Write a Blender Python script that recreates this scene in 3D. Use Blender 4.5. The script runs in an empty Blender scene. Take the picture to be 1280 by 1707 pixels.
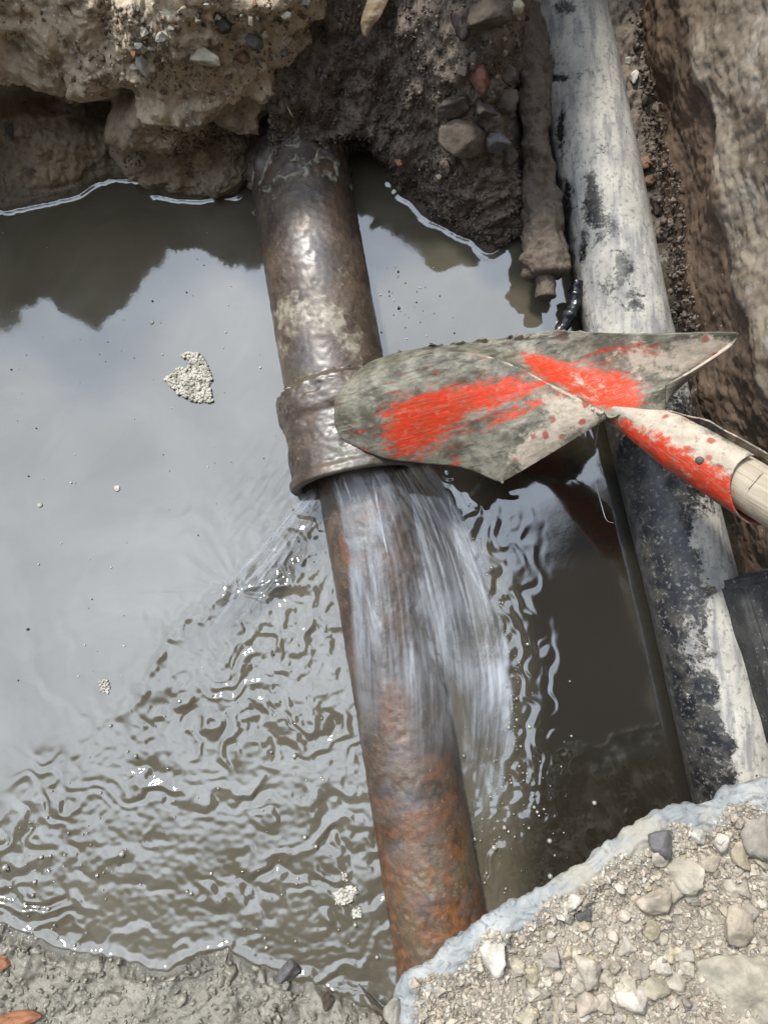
import bpy, bmesh, math, random
import numpy as np
from mathutils import Vector, Matrix, Euler

random.seed(7)
RNG = np.random.default_rng(11)
SC = bpy.context.scene
COL = SC.collection
R = math.radians

# ---------------------------------------------------------------- camera
H, TILT, F, W0, H0 = 1.30, R(8.0), 1265.0, 1280.0, 1707.0
cd = bpy.data.cameras.new('camera'); cam = bpy.data.objects.new('camera', cd); COL.objects.link(cam)
cam.location = (0, 0, H); cam.rotation_euler = (TILT, 0, 0)
cd.sensor_fit = 'VERTICAL'; cd.sensor_height = 24.0; cd.lens = 24.0 * F / H0
cd.clip_start = 0.02; cd.clip_end = 500
SC.camera = cam
CA, SA = math.cos(TILT), math.sin(TILT)

# ---------------------------------------------------------------- world: cloudy daylight
SUN = Vector((-0.33, 0.52, 0.80)).normalized()
world = bpy.data.worlds.new('World'); SC.world = world; world.use_nodes = True
wn, wl = world.node_tree.nodes, world.node_tree.links
wn.clear()
def WN(t, **k):
    n = wn.new(t)
    for a, b in k.items(): setattr(n, a, b)
    return n
wo = WN('ShaderNodeOutputWorld'); bg = WN('ShaderNodeBackground'); bg.inputs['Strength'].default_value = 0.12
sky = WN('ShaderNodeTexSky', sky_type='NISHITA', sun_disc=False)
sky.sun_elevation = math.asin(SUN.z); sky.sun_rotation = math.atan2(SUN.x, SUN.y)
tc = WN('ShaderNodeTexCoord')
no = WN('ShaderNodeTexNoise'); no.inputs['Scale'].default_value = 2.2; no.inputs['Detail'].default_value = 6; no.inputs['Roughness'].default_value = 0.6
wl.new(tc.outputs['Generated'], no.inputs['Vector'])
cr = WN('ShaderNodeValToRGB'); cr.color_ramp.elements[0].position = 0.30; cr.color_ramp.elements[1].position = 0.66
cr.color_ramp.elements[0].color = (8.6, 10.0, 12.3, 1); cr.color_ramp.elements[1].color = (16.6, 18.6, 21.4, 1)
wl.new(no.outputs['Fac'], cr.inputs['Fac'])
def WM(op, a, b, c=0.0):
    n = WN('ShaderNodeMath', operation=op)
    for k, v in enumerate((a, b, c)):
        if isinstance(v, bpy.types.NodeSocket): wl.new(v, n.inputs[k])
        else: n.inputs[k].default_value = v
    return n.outputs[0]
def WR(v, a, b, lo=0.0, hi=1.0):
    n = WN('ShaderNodeMapRange', interpolation_type='SMOOTHSTEP'); wl.new(v, n.inputs['Value'])
    for k, x in (('From Min', a), ('From Max', b), ('To Min', lo), ('To Max', hi)): n.inputs[k].default_value = x
    return n.outputs['Result']
sep = WN('ShaderNodeSeparateXYZ'); wl.new(tc.outputs['Generated'], sep.inputs[0])
# overcast: brightest overhead, dimmer to the horizon; dark patches added near right and south to darken the pool's reflections
elev = WR(sep.outputs[2], 0.0, 1.0, 0.40, 1.0)
dot = WN('ShaderNodeVectorMath', operation='DOT_PRODUCT'); dot.inputs[1].default_value = Vector((0.47, -0.22, 0.85)).normalized()
wl.new(tc.outputs['Generated'], dot.inputs[0])
nz = WM('MULTIPLY_ADD', no.outputs['Fac'], 0.16, -0.08)
east = WR(WM('ADD', dot.outputs['Value'], WM('MULTIPLY', nz, 0.6)), 0.885, 0.922)
south = WR(WM('ADD', WM('MULTIPLY', sep.outputs[1], -1.0), WM('MULTIPLY', nz, 2.2)), 0.17, 0.40)
dark = WM('MAXIMUM', east, south)
lit = WN('ShaderNodeVectorMath', operation='SCALE'); wl.new(cr.outputs['Color'], lit.inputs[0]); wl.new(elev, lit.inputs['Scale'])
mc = WN('ShaderNodeMix', data_type='RGBA'); mc.inputs[7].default_value = (0.62, 0.55, 0.46, 1)
wl.new(dark, mc.inputs[0]); wl.new(lit.outputs[0], mc.inputs[6])
mx = WN('ShaderNodeMix', data_type='RGBA'); mx.inputs[0].default_value = 0.90
wl.new(sky.outputs['Color'], mx.inputs[6]); wl.new(mc.outputs[2], mx.inputs[7])
wl.new(mx.outputs[2], bg.inputs['Color']); wl.new(bg.outputs[0], wo.inputs['Surface'])

sd = bpy.data.lights.new('sun', 'SUN'); sd.energy = 2.8; sd.angle = R(7); sd.color = (1.0, 0.95, 0.87)
sun = bpy.data.objects.new('sun', sd); COL.objects.link(sun); sun.location = SUN * 20
sun.rotation_euler = SUN.to_track_quat('Z', 'Y').to_euler()

SC.view_settings.view_transform = 'Standard'; SC.view_settings.look = 'None'
SC.view_settings.exposure = 0.45; SC.view_settings.gamma = 1.0
SC.render.engine = 'CYCLES'
cy = SC.cycles
cy.use_denoising = True; cy.max_bounces = 8; cy.transparent_max_bounces = 16
cy.diffuse_bounces = 3; cy.glossy_bounces = 4; cy.transmission_bounces = 6
cy.caustics_reflective = False; cy.caustics_refractive = False; cy.sample_clamp_indirect = 6

# ---------------------------------------------------------------- picture pixel <-> place
def ray(px, py):
    x, y = (px - W0 / 2) / F, -(py - H0 / 2) / F
    return np.array([x, y * CA + SA, y * SA - CA])
def at(px, py, z=0.0):
    d = ray(px, py); t = (z - H) / d[2]
    return np.array([0, 0, H]) + d * t
def aty(px, py, Y):
    d = ray(px, py); return np.array([0, 0, H]) + d * (Y / d[1])
def ats(pts):
    return np.array([at(*p) for p in pts])
def proj(P):
    P = np.asarray(P, float); q = P - np.array([0, 0, H])
    y = q[..., 1] * CA + q[..., 2] * SA; z = -q[..., 1] * SA + q[..., 2] * CA
    dep = -z
    return W0 / 2 + F * q[..., 0] / dep, H0 / 2 - F * y / dep, dep

# ---------------------------------------------------------------- noise
PERM = RNG.permutation(4096).astype(np.int64)
GRAD = RNG.normal(size=(4096, 3)); GRAD /= np.linalg.norm(GRAD, axis=1)[:, None]
CELL = RNG.random((4096, 3))
def _h(i, j, k): return PERM[(PERM[(PERM[i & 4095] + j) & 4095] + k) & 4095]
def pn(P):
    P = np.asarray(P, float); i = np.floor(P).astype(np.int64); f = P - i
    u = f * f * f * (f * (f * 6 - 15) + 10); out = np.zeros(P.shape[:-1])
    for a in (0, 1):
        wa = u[..., 0] if a else 1 - u[..., 0]
        for b in (0, 1):
            wb = u[..., 1] if b else 1 - u[..., 1]
            for c in (0, 1):
                wc = u[..., 2] if c else 1 - u[..., 2]
                g = GRAD[_h(i[..., 0] + a, i[..., 1] + b, i[..., 2] + c)]
                out += wa * wb * wc * (g[..., 0] * (f[..., 0] - a) + g[..., 1] * (f[..., 1] - b) + g[..., 2] * (f[..., 2] - c))
    return out * 1.5
def fbm(P, o=4, g=0.5):
    s, a = 0, 1.0
    P = np.asarray(P, float)
    for k in range(o):
        s = s + a * pn(P * 2.03 ** k + 17.3 * k); a *= g
    return s
def worley(P):
    P = np.asarray(P, float); i = np.floor(P).astype(np.int64); f = P - i
    f1 = np.full(P.shape[:-1], 9.0); f2 = f1.copy()
    for a in (-1, 0, 1):
        for b in (-1, 0, 1):
            for c in (-1, 0, 1):
                q = CELL[_h(i[..., 0] + a, i[..., 1] + b, i[..., 2] + c)]
                d = np.sqrt((a + q[..., 0] - f[..., 0]) ** 2 + (b + q[..., 1] - f[..., 1]) ** 2 + (c + q[..., 2] - f[..., 2]) ** 2)
                f2 = np.minimum(f2, np.maximum(f1, d)); f1 = np.minimum(f1, d)
    return f1, f2
def ss(a, b, x):
    t = np.clip((np.asarray(x, float) - a) / (b - a), 0, 1); return t * t * (3 - 2 * t)
def v3(a, b=0, c=0):
    a = np.asarray(a, float); return np.stack([a, np.broadcast_to(b, a.shape), np.broadcast_to(c, a.shape)], -1)

# ---------------------------------------------------------------- meshes
def mesh(name, V, Q, mats=(), smooth=True, attrs=None, mi=None, uv=None):
    """Q: (n,3) or (n,4) index array"""
    V = np.asarray(V, np.float32).reshape(-1, 3); Q = np.asarray(Q, np.int32); k = Q.shape[1]
    me = bpy.data.meshes.new(name)
    me.vertices.add(len(V)); me.vertices.foreach_set('co', V.ravel())
    me.loops.add(Q.size); me.loops.foreach_set('vertex_index', Q.ravel())
    me.polygons.add(len(Q)); me.polygons.foreach_set('loop_start', np.arange(0, Q.size, k, dtype=np.int32))
    me.polygons.foreach_set('use_smooth', np.full(len(Q), smooth, dtype=bool))
    if mi is not None: me.polygons.foreach_set('material_index', np.asarray(mi, np.int32))
    me.update(calc_edges=True)
    for a, v in (attrs or {}).items():
        t = me.attributes.new(a, 'FLOAT', 'POINT'); t.data.foreach_set('value', np.asarray(v, np.float32).ravel())
    if uv is not None:
        t = me.attributes.new('flow', 'FLOAT_VECTOR', 'POINT'); t.data.foreach_set('vector', np.asarray(uv, np.float32).ravel())
    for m in mats: me.materials.append(m)
    return me
def tag(o, label=None, cat=None, group=None, kind=None):
    for k, v in (('label', label), ('category', cat), ('group', group), ('kind', kind)):
        if v: o[k] = v
    return o
def link(name, me, parent=None, loc=None):
    o = bpy.data.objects.new(name, me); COL.objects.link(o)
    if parent is not None:
        o.parent = parent; o.location = -Vector(parent.location) if loc is None else loc
    elif loc is not None: o.location = loc
    return o
def centred(name, me):
    """link a mesh with its origin moved to its own centre"""
    n = len(me.vertices); a = np.empty(n * 3, np.float32); me.vertices.foreach_get('co', a); a = a.reshape(-1, 3)
    c = (a.max(0) + a.min(0)) / 2; me.vertices.foreach_set('co', (a - c).ravel()); me.update()
    return link(name, me, loc=Vector(c.tolist()))
def empty(name, loc):
    o = bpy.data.objects.new(name, None); COL.objects.link(o); o.location = Vector([float(x) for x in loc]); o.empty_display_size = 0.05
    return o
def gridq(nu, nv, wrap=False):
    i = np.arange(nu * nv).reshape(nu, nv)
    if wrap: i = np.concatenate([i, i[:, :1]], 1)
    return np.stack([i[:-1, :-1], i[1:, :-1], i[1:, 1:], i[:-1, 1:]], -1).reshape(-1, 4)
def normals(P):
    n = np.cross(np.gradient(P, axis=0), np.gradient(P, axis=1)); return n / (np.linalg.norm(n, axis=-1, keepdims=True) + 1e-12)
def catmull(pts, n_or_t):
    pts = np.asarray(pts, float); m = len(pts)
    t = np.linspace(0, m - 1, n_or_t) if np.isscalar(n_or_t) else np.asarray(n_or_t, float)
    i = np.clip(np.floor(t).astype(int), 0, m - 2); f = (t - i)[:, None]
    g = lambda k: pts[np.clip(k, 0, m - 1)]
    a, b, c, d = g(i - 1), g(i), g(i + 1), g(i + 2)
    a = np.where((i == 0)[:, None], 2 * b - c, a); d = np.where((i + 2 > m - 1)[:, None], 2 * c - b, d)
    return 0.5 * (2 * b + (c - a) * f + (2 * a - 5 * b + 4 * c - d) * f ** 2 + (3 * b - a - 3 * c + d) * f ** 3)
def arcpath(pts, step, smooth=True):
    q = catmull(pts, 60 * len(pts)) if smooth else np.asarray(pts, float)
    s = np.concatenate([[0], np.cumsum(np.linalg.norm(np.diff(q, axis=0), axis=1))])
    n = max(2, int(s[-1] / step)); t = np.linspace(0, s[-1], n)
    return np.stack([np.interp(t, s, q[:, k]) for k in range(q.shape[1])], -1)

# ---------------------------------------------------------------- materials
class MB:
    def __init__(s, name):
        s.m = bpy.data.materials.new(name); s.m.use_nodes = True; s.n, s.l = s.m.node_tree.nodes, s.m.node_tree.links
        s.b = s.n['Principled BSDF']; s.out = s.n['Material Output']
        s.co = s.n.new('ShaderNodeTexCoord').outputs['Object']; s.geo = s.n.new('ShaderNodeNewGeometry').outputs['Position']
    def put(s, sock, v):
        if hasattr(v, 'is_output') or isinstance(v, bpy.types.NodeSocket): s.l.new(v, sock)
        else: sock.default_value = v
    def noise(s, scale, detail=5, rough=0.55, co=None, dist=0.0):
        n = s.n.new('ShaderNodeTexNoise'); n.inputs['Scale'].default_value = scale; n.inputs['Detail'].default_value = detail
        n.inputs['Roughness'].default_value = rough; n.inputs['Distortion'].default_value = dist
        s.l.new(co or s.geo, n.inputs['Vector']); return n.outputs['Fac']
    def vor(s, scale, feature='F1', co=None, out='Distance'):
        n = s.n.new('ShaderNodeTexVoronoi'); n.feature = feature; n.inputs['Scale'].default_value = scale
        s.l.new(co or s.geo, n.inputs['Vector']); return n.outputs[out]
    def stretch(s, sc, rot=(0, 0, 0), co=None):
        n = s.n.new('ShaderNodeMapping'); n.inputs['Scale'].default_value = sc; n.inputs['Rotation'].default_value = rot
        s.l.new(co or s.geo, n.inputs['Vector']); return n.outputs[0]
    def ramp(s, v, a, b, lo=0.0, hi=1.0):
        n = s.n.new('ShaderNodeMapRange'); n.interpolation_type = 'SMOOTHSTEP'
        s.put(n.inputs['Value'], v)
        for k, x in (('From Min', a), ('From Max', b), ('To Min', lo), ('To Max', hi)): n.inputs[k].default_value = x
        return n.outputs['Result']
    def math(s, op, a, b=0.0, clamp=False):
        n = s.n.new('ShaderNodeMath'); n.operation = op; n.use_clamp = clamp; s.put(n.inputs[0], a); s.put(n.inputs[1], b); return n.outputs[0]
    def mix(s, f, a, b):
        n = s.n.new('ShaderNodeMix'); n.data_type = 'RGBA'; s.put(n.inputs[0], f)
        for k, c in ((6, a), (7, b)): s.put(n.inputs[k], (*c, 1) if isinstance(c, tuple) and len(c) == 3 else c)
        return n.outputs[2]
    def attr(s, name, vec=False):
        n = s.n.new('ShaderNodeAttribute'); n.attribute_name = name; return n.outputs['Vector' if vec else 'Fac']
    def z(s):
        n = s.n.new('ShaderNodeSeparateXYZ'); s.l.new(s.geo, n.inputs[0]); return n.outputs[2]
    def rnd(s):
        return s.n.new('ShaderNodeObjectInfo').outputs['Random']
    def bump(s, h, strength=0.4, dist=0.004, prev=None):
        n = s.n.new('ShaderNodeBump'); n.inputs['Strength'].default_value = strength; n.inputs['Distance'].default_value = dist
        s.put(n.inputs['Height'], h)
        if prev is not None: s.l.new(prev, n.inputs['Normal'])
        return n.outputs[0]
    def fin(s, col, rough=0.8, normal=None, **k):
        s.put(s.b.inputs['Base Color'], (*col, 1) if isinstance(col, tuple) and len(col) == 3 else col); s.put(s.b.inputs['Roughness'], rough)
        if normal is not None: s.l.new(normal, s.b.inputs['Normal'])
        for a, v in k.items(): s.put(s.b.inputs[a.replace('_', ' ')], v)
        return s.m

def soil(name, dark, mid, light, pale, wet_z=0.03, scale=1.0, rough=(0.55, 0.95), pale_amt=0.66, patch=None, bump=0.5, wetall=0.0, spec=0.35):
    m = MB(name)
    c = m.mix(m.ramp(m.noise(5 * scale, 6, .6), .38, .62), mid, light)
    c = m.mix(m.ramp(m.noise(22 * scale, 6, .65), .5, .68), c, dark)
    c = m.mix(m.ramp(m.noise(90 * scale, 4, .6), .56, .72, 0, .8), c, dark)
    if patch: c = m.mix(m.ramp(m.noise(patch[1], 5, .6, dist=.6), patch[2], patch[2] + .1, 0, .85), c, patch[0])
    c = m.mix(m.ramp(m.noise(170 * scale, 3, .6), pale_amt, pale_amt + .06), c, pale)
    w = m.math('MAXIMUM', m.ramp(m.z(), 0.004, wet_z, 1, 0), wetall)
    wetc = m.mix(w, c, m.mix(0.55, c, (dark[0] * .5, dark[1] * .5, dark[2] * .5)))
    ro = m.math('ADD', m.ramp(m.noise(60 * scale), .35, .7, rough[0], rough[1]), m.math('MULTIPLY', w, -.42), True)
    n = m.bump(m.noise(260 * scale, 6, .7), bump, .003)
    n = m.bump(m.noise(75 * scale, 6, .65), bump, .008, n)
    return m.fin(wetc, ro, n, Specular_IOR_Level=spec)

M = {}
M['bank'] = soil('bank clay', (.13, .10, .07), (.29, .23, .155), (.40, .32, .22), (.46, .41, .33), patch=((.24, .13, .07), 6, .60), wet_z=.035)
M['bank_top'] = soil('bank crust', (.25, .195, .135), (.53, .42, .285), (.66, .55, .40), (.72, .66, .56), patch=((.27, .15, .085), 7, .60), pale_amt=.6)
M['soil'] = soil('dark crumbly soil', (.078, .061, .048), (.175, .138, .106), (.24, .195, .15), (.30, .26, .21), patch=((.14, .085, .055), 9, .6), wet_z=.03, scale=1.4)
M['mud'] = soil('wet grey mud', (.095, .087, .066), (.20, .184, .145), (.26, .24, .19), (.34, .31, .26), rough=(.16, .55), wet_z=.02, spec=.8, scale=1.2)
M['dust'] = soil('dry gravel dust', (.20, .165, .13), (.36, .30, .245), (.46, .39, .33), (.6, .55, .48), patch=((.42, .29, .23), 8, .58), wet_z=-1)

def stone_mat(name, cols, rough=.85, sc=1.0, speck=(.1, .09, .08)):
    m = MB(name)
    r = m.rnd(); n = m.n.new('ShaderNodeValToRGB'); m.l.new(r, n.inputs[0]); n.color_ramp.interpolation = 'CONSTANT'
    e = n.color_ramp.elements
    while len(e) < len(cols): e.new(0.5)
    for k, c in enumerate(cols): e[k].position = k / len(cols); e[k].color = (*c, 1)
    base = n.outputs[0]
    hs = m.n.new('ShaderNodeHueSaturation'); m.l.new(base, hs.inputs['Color'])
    m.l.new(m.ramp(m.noise(40 * sc, 5, .6), .3, .7, .7, 1.25), hs.inputs['Value'])
    c = m.mix(m.ramp(m.noise(130 * sc, 4, .6), .6, .72, 0, .6), hs.outputs[0], speck)
    nn = m.bump(m.noise(120 * sc, 7, .7), .55, .004)
    return m.fin(c, m.ramp(m.noise(50 * sc), .3, .7, rough - .2, rough), nn, Specular_IOR_Level=.3)
M['stone'] = stone_mat('limestone gravel', [(.39, .345, .26), (.43, .385, .30), (.34, .30, .235), (.46, .41, .33), (.40, .34, .265), (.31, .28, .235), (.50, .455, .38), (.41, .355, .245)], speck=(.22, .18, .14))
M['clod'] = stone_mat('soil clods', [(.085, .066, .052), (.105, .082, .063), (.075, .06, .05), (.12, .094, .072)], rough=.9, sc=1.3, speck=(.04, .03, .025))
M['brick'] = stone_mat('brick fragment', [(.17, .075, .055)], speck=(.1, .05, .04))
M['orange'] = stone_mat('orange brick fragment', [(.34, .15, .08)], speck=(.12, .06, .04))
M['pale'] = stone_mat('pale stone', [(.48, .42, .31), (.54, .50, .43)], speck=(.25, .18, .12))
M['slate'] = stone_mat('grey slate', [(.15, .135, .125), (.12, .112, .112)], rough=.6, speck=(.06, .05, .05))
M['rust_stone'] = stone_mat('rusty stone', [(.23, .13, .075)], speck=(.08, .05, .035))

# ---------------------------------------------------------------- loose fragments
def rock(seed, n=14, flat=.75, sub=2, rough=.05, round_=.25):
    r = np.random.default_rng(seed); bm = bmesh.new()
    p = r.normal(size=(n, 3)); p /= np.linalg.norm(p, axis=1)[:, None]; p *= r.uniform(.75, 1.1, (n, 1)); p[:, 2] *= flat; p[:, 0] *= r.uniform(.9, 1.25)
    vs = [bm.verts.new(q) for q in p]
    g = bmesh.ops.convex_hull(bm, input=vs)
    bmesh.ops.delete(bm, geom=[v for v in bm.verts if not v.link_faces], context='VERTS')
    bmesh.ops.triangulate(bm, faces=bm.faces[:])
    for k in range(sub):
        bmesh.ops.subdivide_edges(bm, edges=bm.edges[:], cuts=1, use_grid_fill=True)
        bmesh.ops.triangulate(bm, faces=bm.faces[:])
        bmesh.ops.smooth_vert(bm, verts=bm.verts[:], factor=round_, use_axis_x=True, use_axis_y=True, use_axis_z=True)
    bm.verts.index_update(); bmesh.ops.recalc_face_normals(bm, faces=bm.faces[:])
    V = np.array([v.co[:] for v in bm.verts]); Q = np.array([[v.index for v in f.verts] for f in bm.faces]); bm.free()
    if rough:
        d = V / (np.linalg.norm(V, axis=1, keepdims=True) + 1e-9)
        V = V + d * (rough * 2 * fbm(V * 1.6 + seed, 3)[:, None] + rough * .6 * fbm(V * 5 + seed, 2)[:, None])
    V /= (V.max(0) - V.min(0)).max() / 2
    return V, Q
def blob(seed, sub=2, rough=.35):
    bm = bmesh.new(); bmesh.ops.create_icosphere(bm, subdivisions=sub, radius=1)
    V = np.array([v.co[:] for v in bm.verts]); Q = np.array([[v.index for v in f.verts] for f in bm.faces]); bm.free()
    return V * (1 + rough * fbm(V * 1.3 + seed * 3.1, 3)[:, None]), Q
def rotmats(n, r):
    q = r.normal(size=(n, 4)); q /= np.linalg.norm(q, axis=1)[:, None]; w, x, y, z = q.T
    return np.stack([1 - 2 * (y * y + z * z), 2 * (x * y - z * w), 2 * (x * z + y * w), 2 * (x * y + z * w), 1 - 2 * (x * x + z * z), 2 * (y * z - x * w),
                     2 * (x * z - y * w), 2 * (y * z + x * w), 1 - 2 * (x * x + y * y)], -1).reshape(n, 3, 3)
def scatter(name, templates, P, S, mats, r, smooth=True, mi=None, attrs=True):
    """many fragments too small to count, as one mesh"""
    Vs, Qs, off, A, MI = [], [], 0, [], []
    which = r.integers(0, len(templates), len(P))
    for k, (V, Q) in enumerate(templates):
        sel = np.where(which == k)[0]
        if not len(sel): continue
        Rm = rotmats(len(sel), r); X = np.einsum('nij,vj->nvi', Rm, V) * S[sel][:, None, None] + P[sel][:, None, :]
        Vs.append(X.reshape(-1, 3)); Qs.append((Q[None] + (np.arange(len(sel)) * len(V))[:, None, None]).reshape(-1, Q.shape[1]) + off); off += X.shape[0] * X.shape[1]
        A.append(np.repeat(r.random(len(sel)), len(V)))
    me = mesh(name, np.concatenate(Vs), np.concatenate(Qs), mats, smooth, {'tone': np.concatenate(A)})
    return me
def crumb_mat(name, cols, rough=.9, spec=.3, sc=1.0):
    m = MB(name); n = m.n.new('ShaderNodeValToRGB'); m.l.new(m.attr('tone'), n.inputs[0]); n.color_ramp.interpolation = 'CONSTANT'; e = n.color_ramp.elements
    while len(e) < len(cols): e.new(.5)
    for k, c in enumerate(cols): e[k].position = k / len(cols); e[k].color = (*c, 1)
    hs = m.n.new('ShaderNodeHueSaturation'); m.l.new(n.outputs[0], hs.inputs['Color']); m.l.new(m.ramp(m.noise(150, 4), .3, .7, .7, 1.25), hs.inputs['Value'])
    return m.fin(hs.outputs[0], rough, m.bump(m.noise(300 * sc, 5, .7), .4, .002), Specular_IOR_Level=spec)
M['grit'] = crumb_mat('pale grit', [(.38, .335, .265), (.45, .40, .32), (.32, .28, .22), (.40, .33, .26), (.52, .48, .40), (.28, .25, .20)])
M['crumb'] = crumb_mat('soil crumbs', [(.12, .095, .076), (.15, .12, .094), (.18, .142, .11), (.10, .08, .066), (.14, .113, .096), (.21, .172, .134)])
M['bankcrumb'] = crumb_mat('bank crumbs', [(.24, .19, .13), (.19, .145, .10), (.30, .25, .19), (.38, .33, .26), (.15, .115, .08), (.27, .2, .135)])
M['mudcrumb'] = crumb_mat('wet mud lumps', [(.20, .184, .145), (.22, .20, .16), (.17, .155, .12), (.25, .23, .18)], .3, .7)

# ================================================================ THE PIT
PATCHES = []
def displaced(P, disp, flip=1):
    return P + normals(P) * flip * disp[..., None]
def add_patch(name, P, mats, mi=None, attrs=None):
    nu, nv = P.shape[:2]
    o = link(name, mesh(name, P, gridq(nu, nv), mats, True, attrs, mi)); PATCHES.append(P.reshape(-1, 3)); tag(o, kind='structure'); return o

# --- waterlines (z = 0), read along the banks
def jitter(L, amp, f, seed):
    s = np.concatenate([[0], np.cumsum(np.linalg.norm(np.diff(L, axis=0), axis=1))])
    j = np.stack([fbm(v3(s * f, seed, 0.5), 4, .6), fbm(v3(s * f, seed + 9, 4.5), 4, .6)], -1)
    return L[:, :2] + amp * j

# left bank
LB = [(-900, 560), (-420, 420), (-200, 372), (-60, 360), (0, 352), (40, 347), (90, 335), (130, 326), (160, 308), (190, 300), (238, 302), (258, 326), (310, 332), (385, 330), (402, 322), (417, 298), (440, 262), (470, 215), (500, 140), (520, 40)]
lb = jitter(arcpath(np.array([at(*p)[:2] for p in LB]), .0028), .0035, 40, 1.0)
# tops of the bank: where its mirror image ends on the pool
def top_from_mirror(px, py, Y):
    p = at(px, py, 0); d = ray(px, py); t = (Y - p[1]) / d[1]; return np.array([p[0] + d[0] * t, Y, -d[2] * t])
tm = [(-300, 520, .80), (0, 515, .79), (50, 480, .79), (90, 476, .79), (106, 512, .785), (145, 540, .78), (166, 505, .785), (270, 480, .785), (300, 455, .79), (345, 420, .80), (395, 385, .80), (407, 350, .80)]
tz = np.array([top_from_mirror(*a) for a in tm]); print('TZ', np.round(tz, 3).tolist())
print('TM', [np.round(top_from_mirror(*a), 3).tolist() for a in ((615,420,.95),(640,455,.95),(700,470,.95),(750,495,.95),(728,510,.95),(760,560,.95))])
kq = np.ones(45) / 45
lbs = np.stack([np.convolve(np.pad(lb[:, i], 22, 'edge'), kq, 'valid') for i in (0, 1)], -1)
def bank_left():
    n = len(lb); s = np.linspace(0, 1, n)
    tg = np.gradient(lb, axis=0); nrm = np.stack([-tg[:, 1], tg[:, 0]], -1); nrm /= np.linalg.norm(nrm, axis=1)[:, None]
    # smoothed outward normal
    k = np.ones(81) / 81
    nrm = np.stack([np.convolve(np.pad(nrm[:, i], 40, 'edge'), k, 'valid') for i in (0, 1)], -1); nrm /= np.linalg.norm(nrm, axis=1)[:, None]
    px, py, _ = proj(np.concatenate([lb, np.zeros((n, 1))], 1))
    ztop = np.interp(lb[:, 0], tz[:, 0], tz[:, 2]); ztop = np.clip(ztop * 1.13, .37, .80)
    led = ss(250, 190, px)                       # ledge and hollow on the left, sheer clods on the right
    prof_a = np.array([[-.05, -.12], [0, 0], [.02, .018], [.06, .06], [.09, .095], [.112, .13], [.10, .165], [.078, .180], [.052, .20], [.045, .235], [.05, .30], [.05, .36], [.06, .44], [.075, .5]])
    prof_b = np.array([[-.04, -.12], [0, 0], [.006, .03], [.018, .07], [.034, .105], [.05, .125], [.055, .145], [.036, .165], [.012, .19], [.004, .23], [.012, .29], [.03, .36], [.04, .44], [.06, .5]])
    nv = 240; tv = np.linspace(0, len(prof_a) - 1, nv)
    A, B = catmull(prof_a, tv), catmull(prof_b, tv)
    O = led[:, None, None] * A[None] + (1 - led)[:, None, None] * B[None]
    zt = O[..., 1] * np.where(O[..., 1] > 0, (ztop / .5)[:, None], 1)
    # the bank's right corner leans over the pipe as it rises
    lean = ss(380, 470, px)[:, None] * np.clip(zt, 0, .6)
    up_ = ss(.01, .06, zt)
    X = lb[:, None, 0] * (1 - up_) + lbs[:, None, 0] * up_ + nrm[:, None, 0] * O[..., 0] + lean * .40
    Y = lb[:, None, 1] * (1 - up_) + lbs[:, None, 1] * up_ + nrm[:, None, 1] * O[..., 0] - lean * .05
    P = np.stack([X, Y, zt], -1)
    return P, px, zt
P, pxs, zt = bank_left()
fade = ss(0.0, .03, np.abs(P[..., 2]))
f1, f2 = worley(P * 17 + .25 * fbm(P * 20, 2)[..., None])
g1, _ = worley(P * 48)
g3, _ = worley(P * 100 + .3 * fbm(P * 60, 2)[..., None])
d = .038 * fbm(P * 5.5, 3) + .017 * (.45 - f1) + .007 * (.45 - g1) + .0045 * (.45 - g3) + .011 * fbm(P * 24, 5, .62) + .003 * fbm(P * 130, 2, .6)
# a dark hole under the overhang
qx, qy, _ = proj(P)
hole = np.exp(-(((qx - 180) / 42) ** 2 + ((qy - 185) / 26) ** 2)) + .6 * np.exp(-(((qx - 60) / 60) ** 2 + ((qy - 170) / 16) ** 2)) + .5 * np.exp(-(((qx - 360) / 14) ** 2 + ((qy - 250) / 40) ** 2))
d = d * fade - .07 * hole * ss(.03, .09, P[..., 2])
PL = displaced(P, d, -1)
if normals(P)[len(P) // 2, 60][1] > 0: PL = displaced(P, d, -1)
else: PL = displaced(P, d, 1)
# ground on top of the bank runs on to the open ground
k = 60
topx = []
kz = np.ones(61) / 61
lastsm = np.stack([np.convolve(np.pad(PL[:, -1, c], 30, 'edge'), kz, 'valid') for c in range(3)], -1)
for j in range(1, k + 1):
    out = j / k; b_ = ss(0, .12, out); e = PL[:, -1] * (1 - b_) + lastsm * b_
    e[:, 1] += out ** 1.6 * .9
    e[:, 2] = e[:, 2] * (1 - out) + .58 * out + ss(0, .1, out) * (.02 * fbm(e * 6, 3) + .03 * (.45 - worley(e * 18)[0]) + .006 * fbm(e * 50, 3))
    topx.append(e)
PLf = np.concatenate([PL, np.stack(topx, 1)], 1)
hz = PLf[..., 2]
mi = (hz[:-1, :-1] + .03 * fbm(PLf[:-1, :-1] * 12, 3) > .20).astype(int).reshape(-1)
add_patch('earth_bank', PLf, [M['bank'], M['bank_top']], mi)

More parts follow.
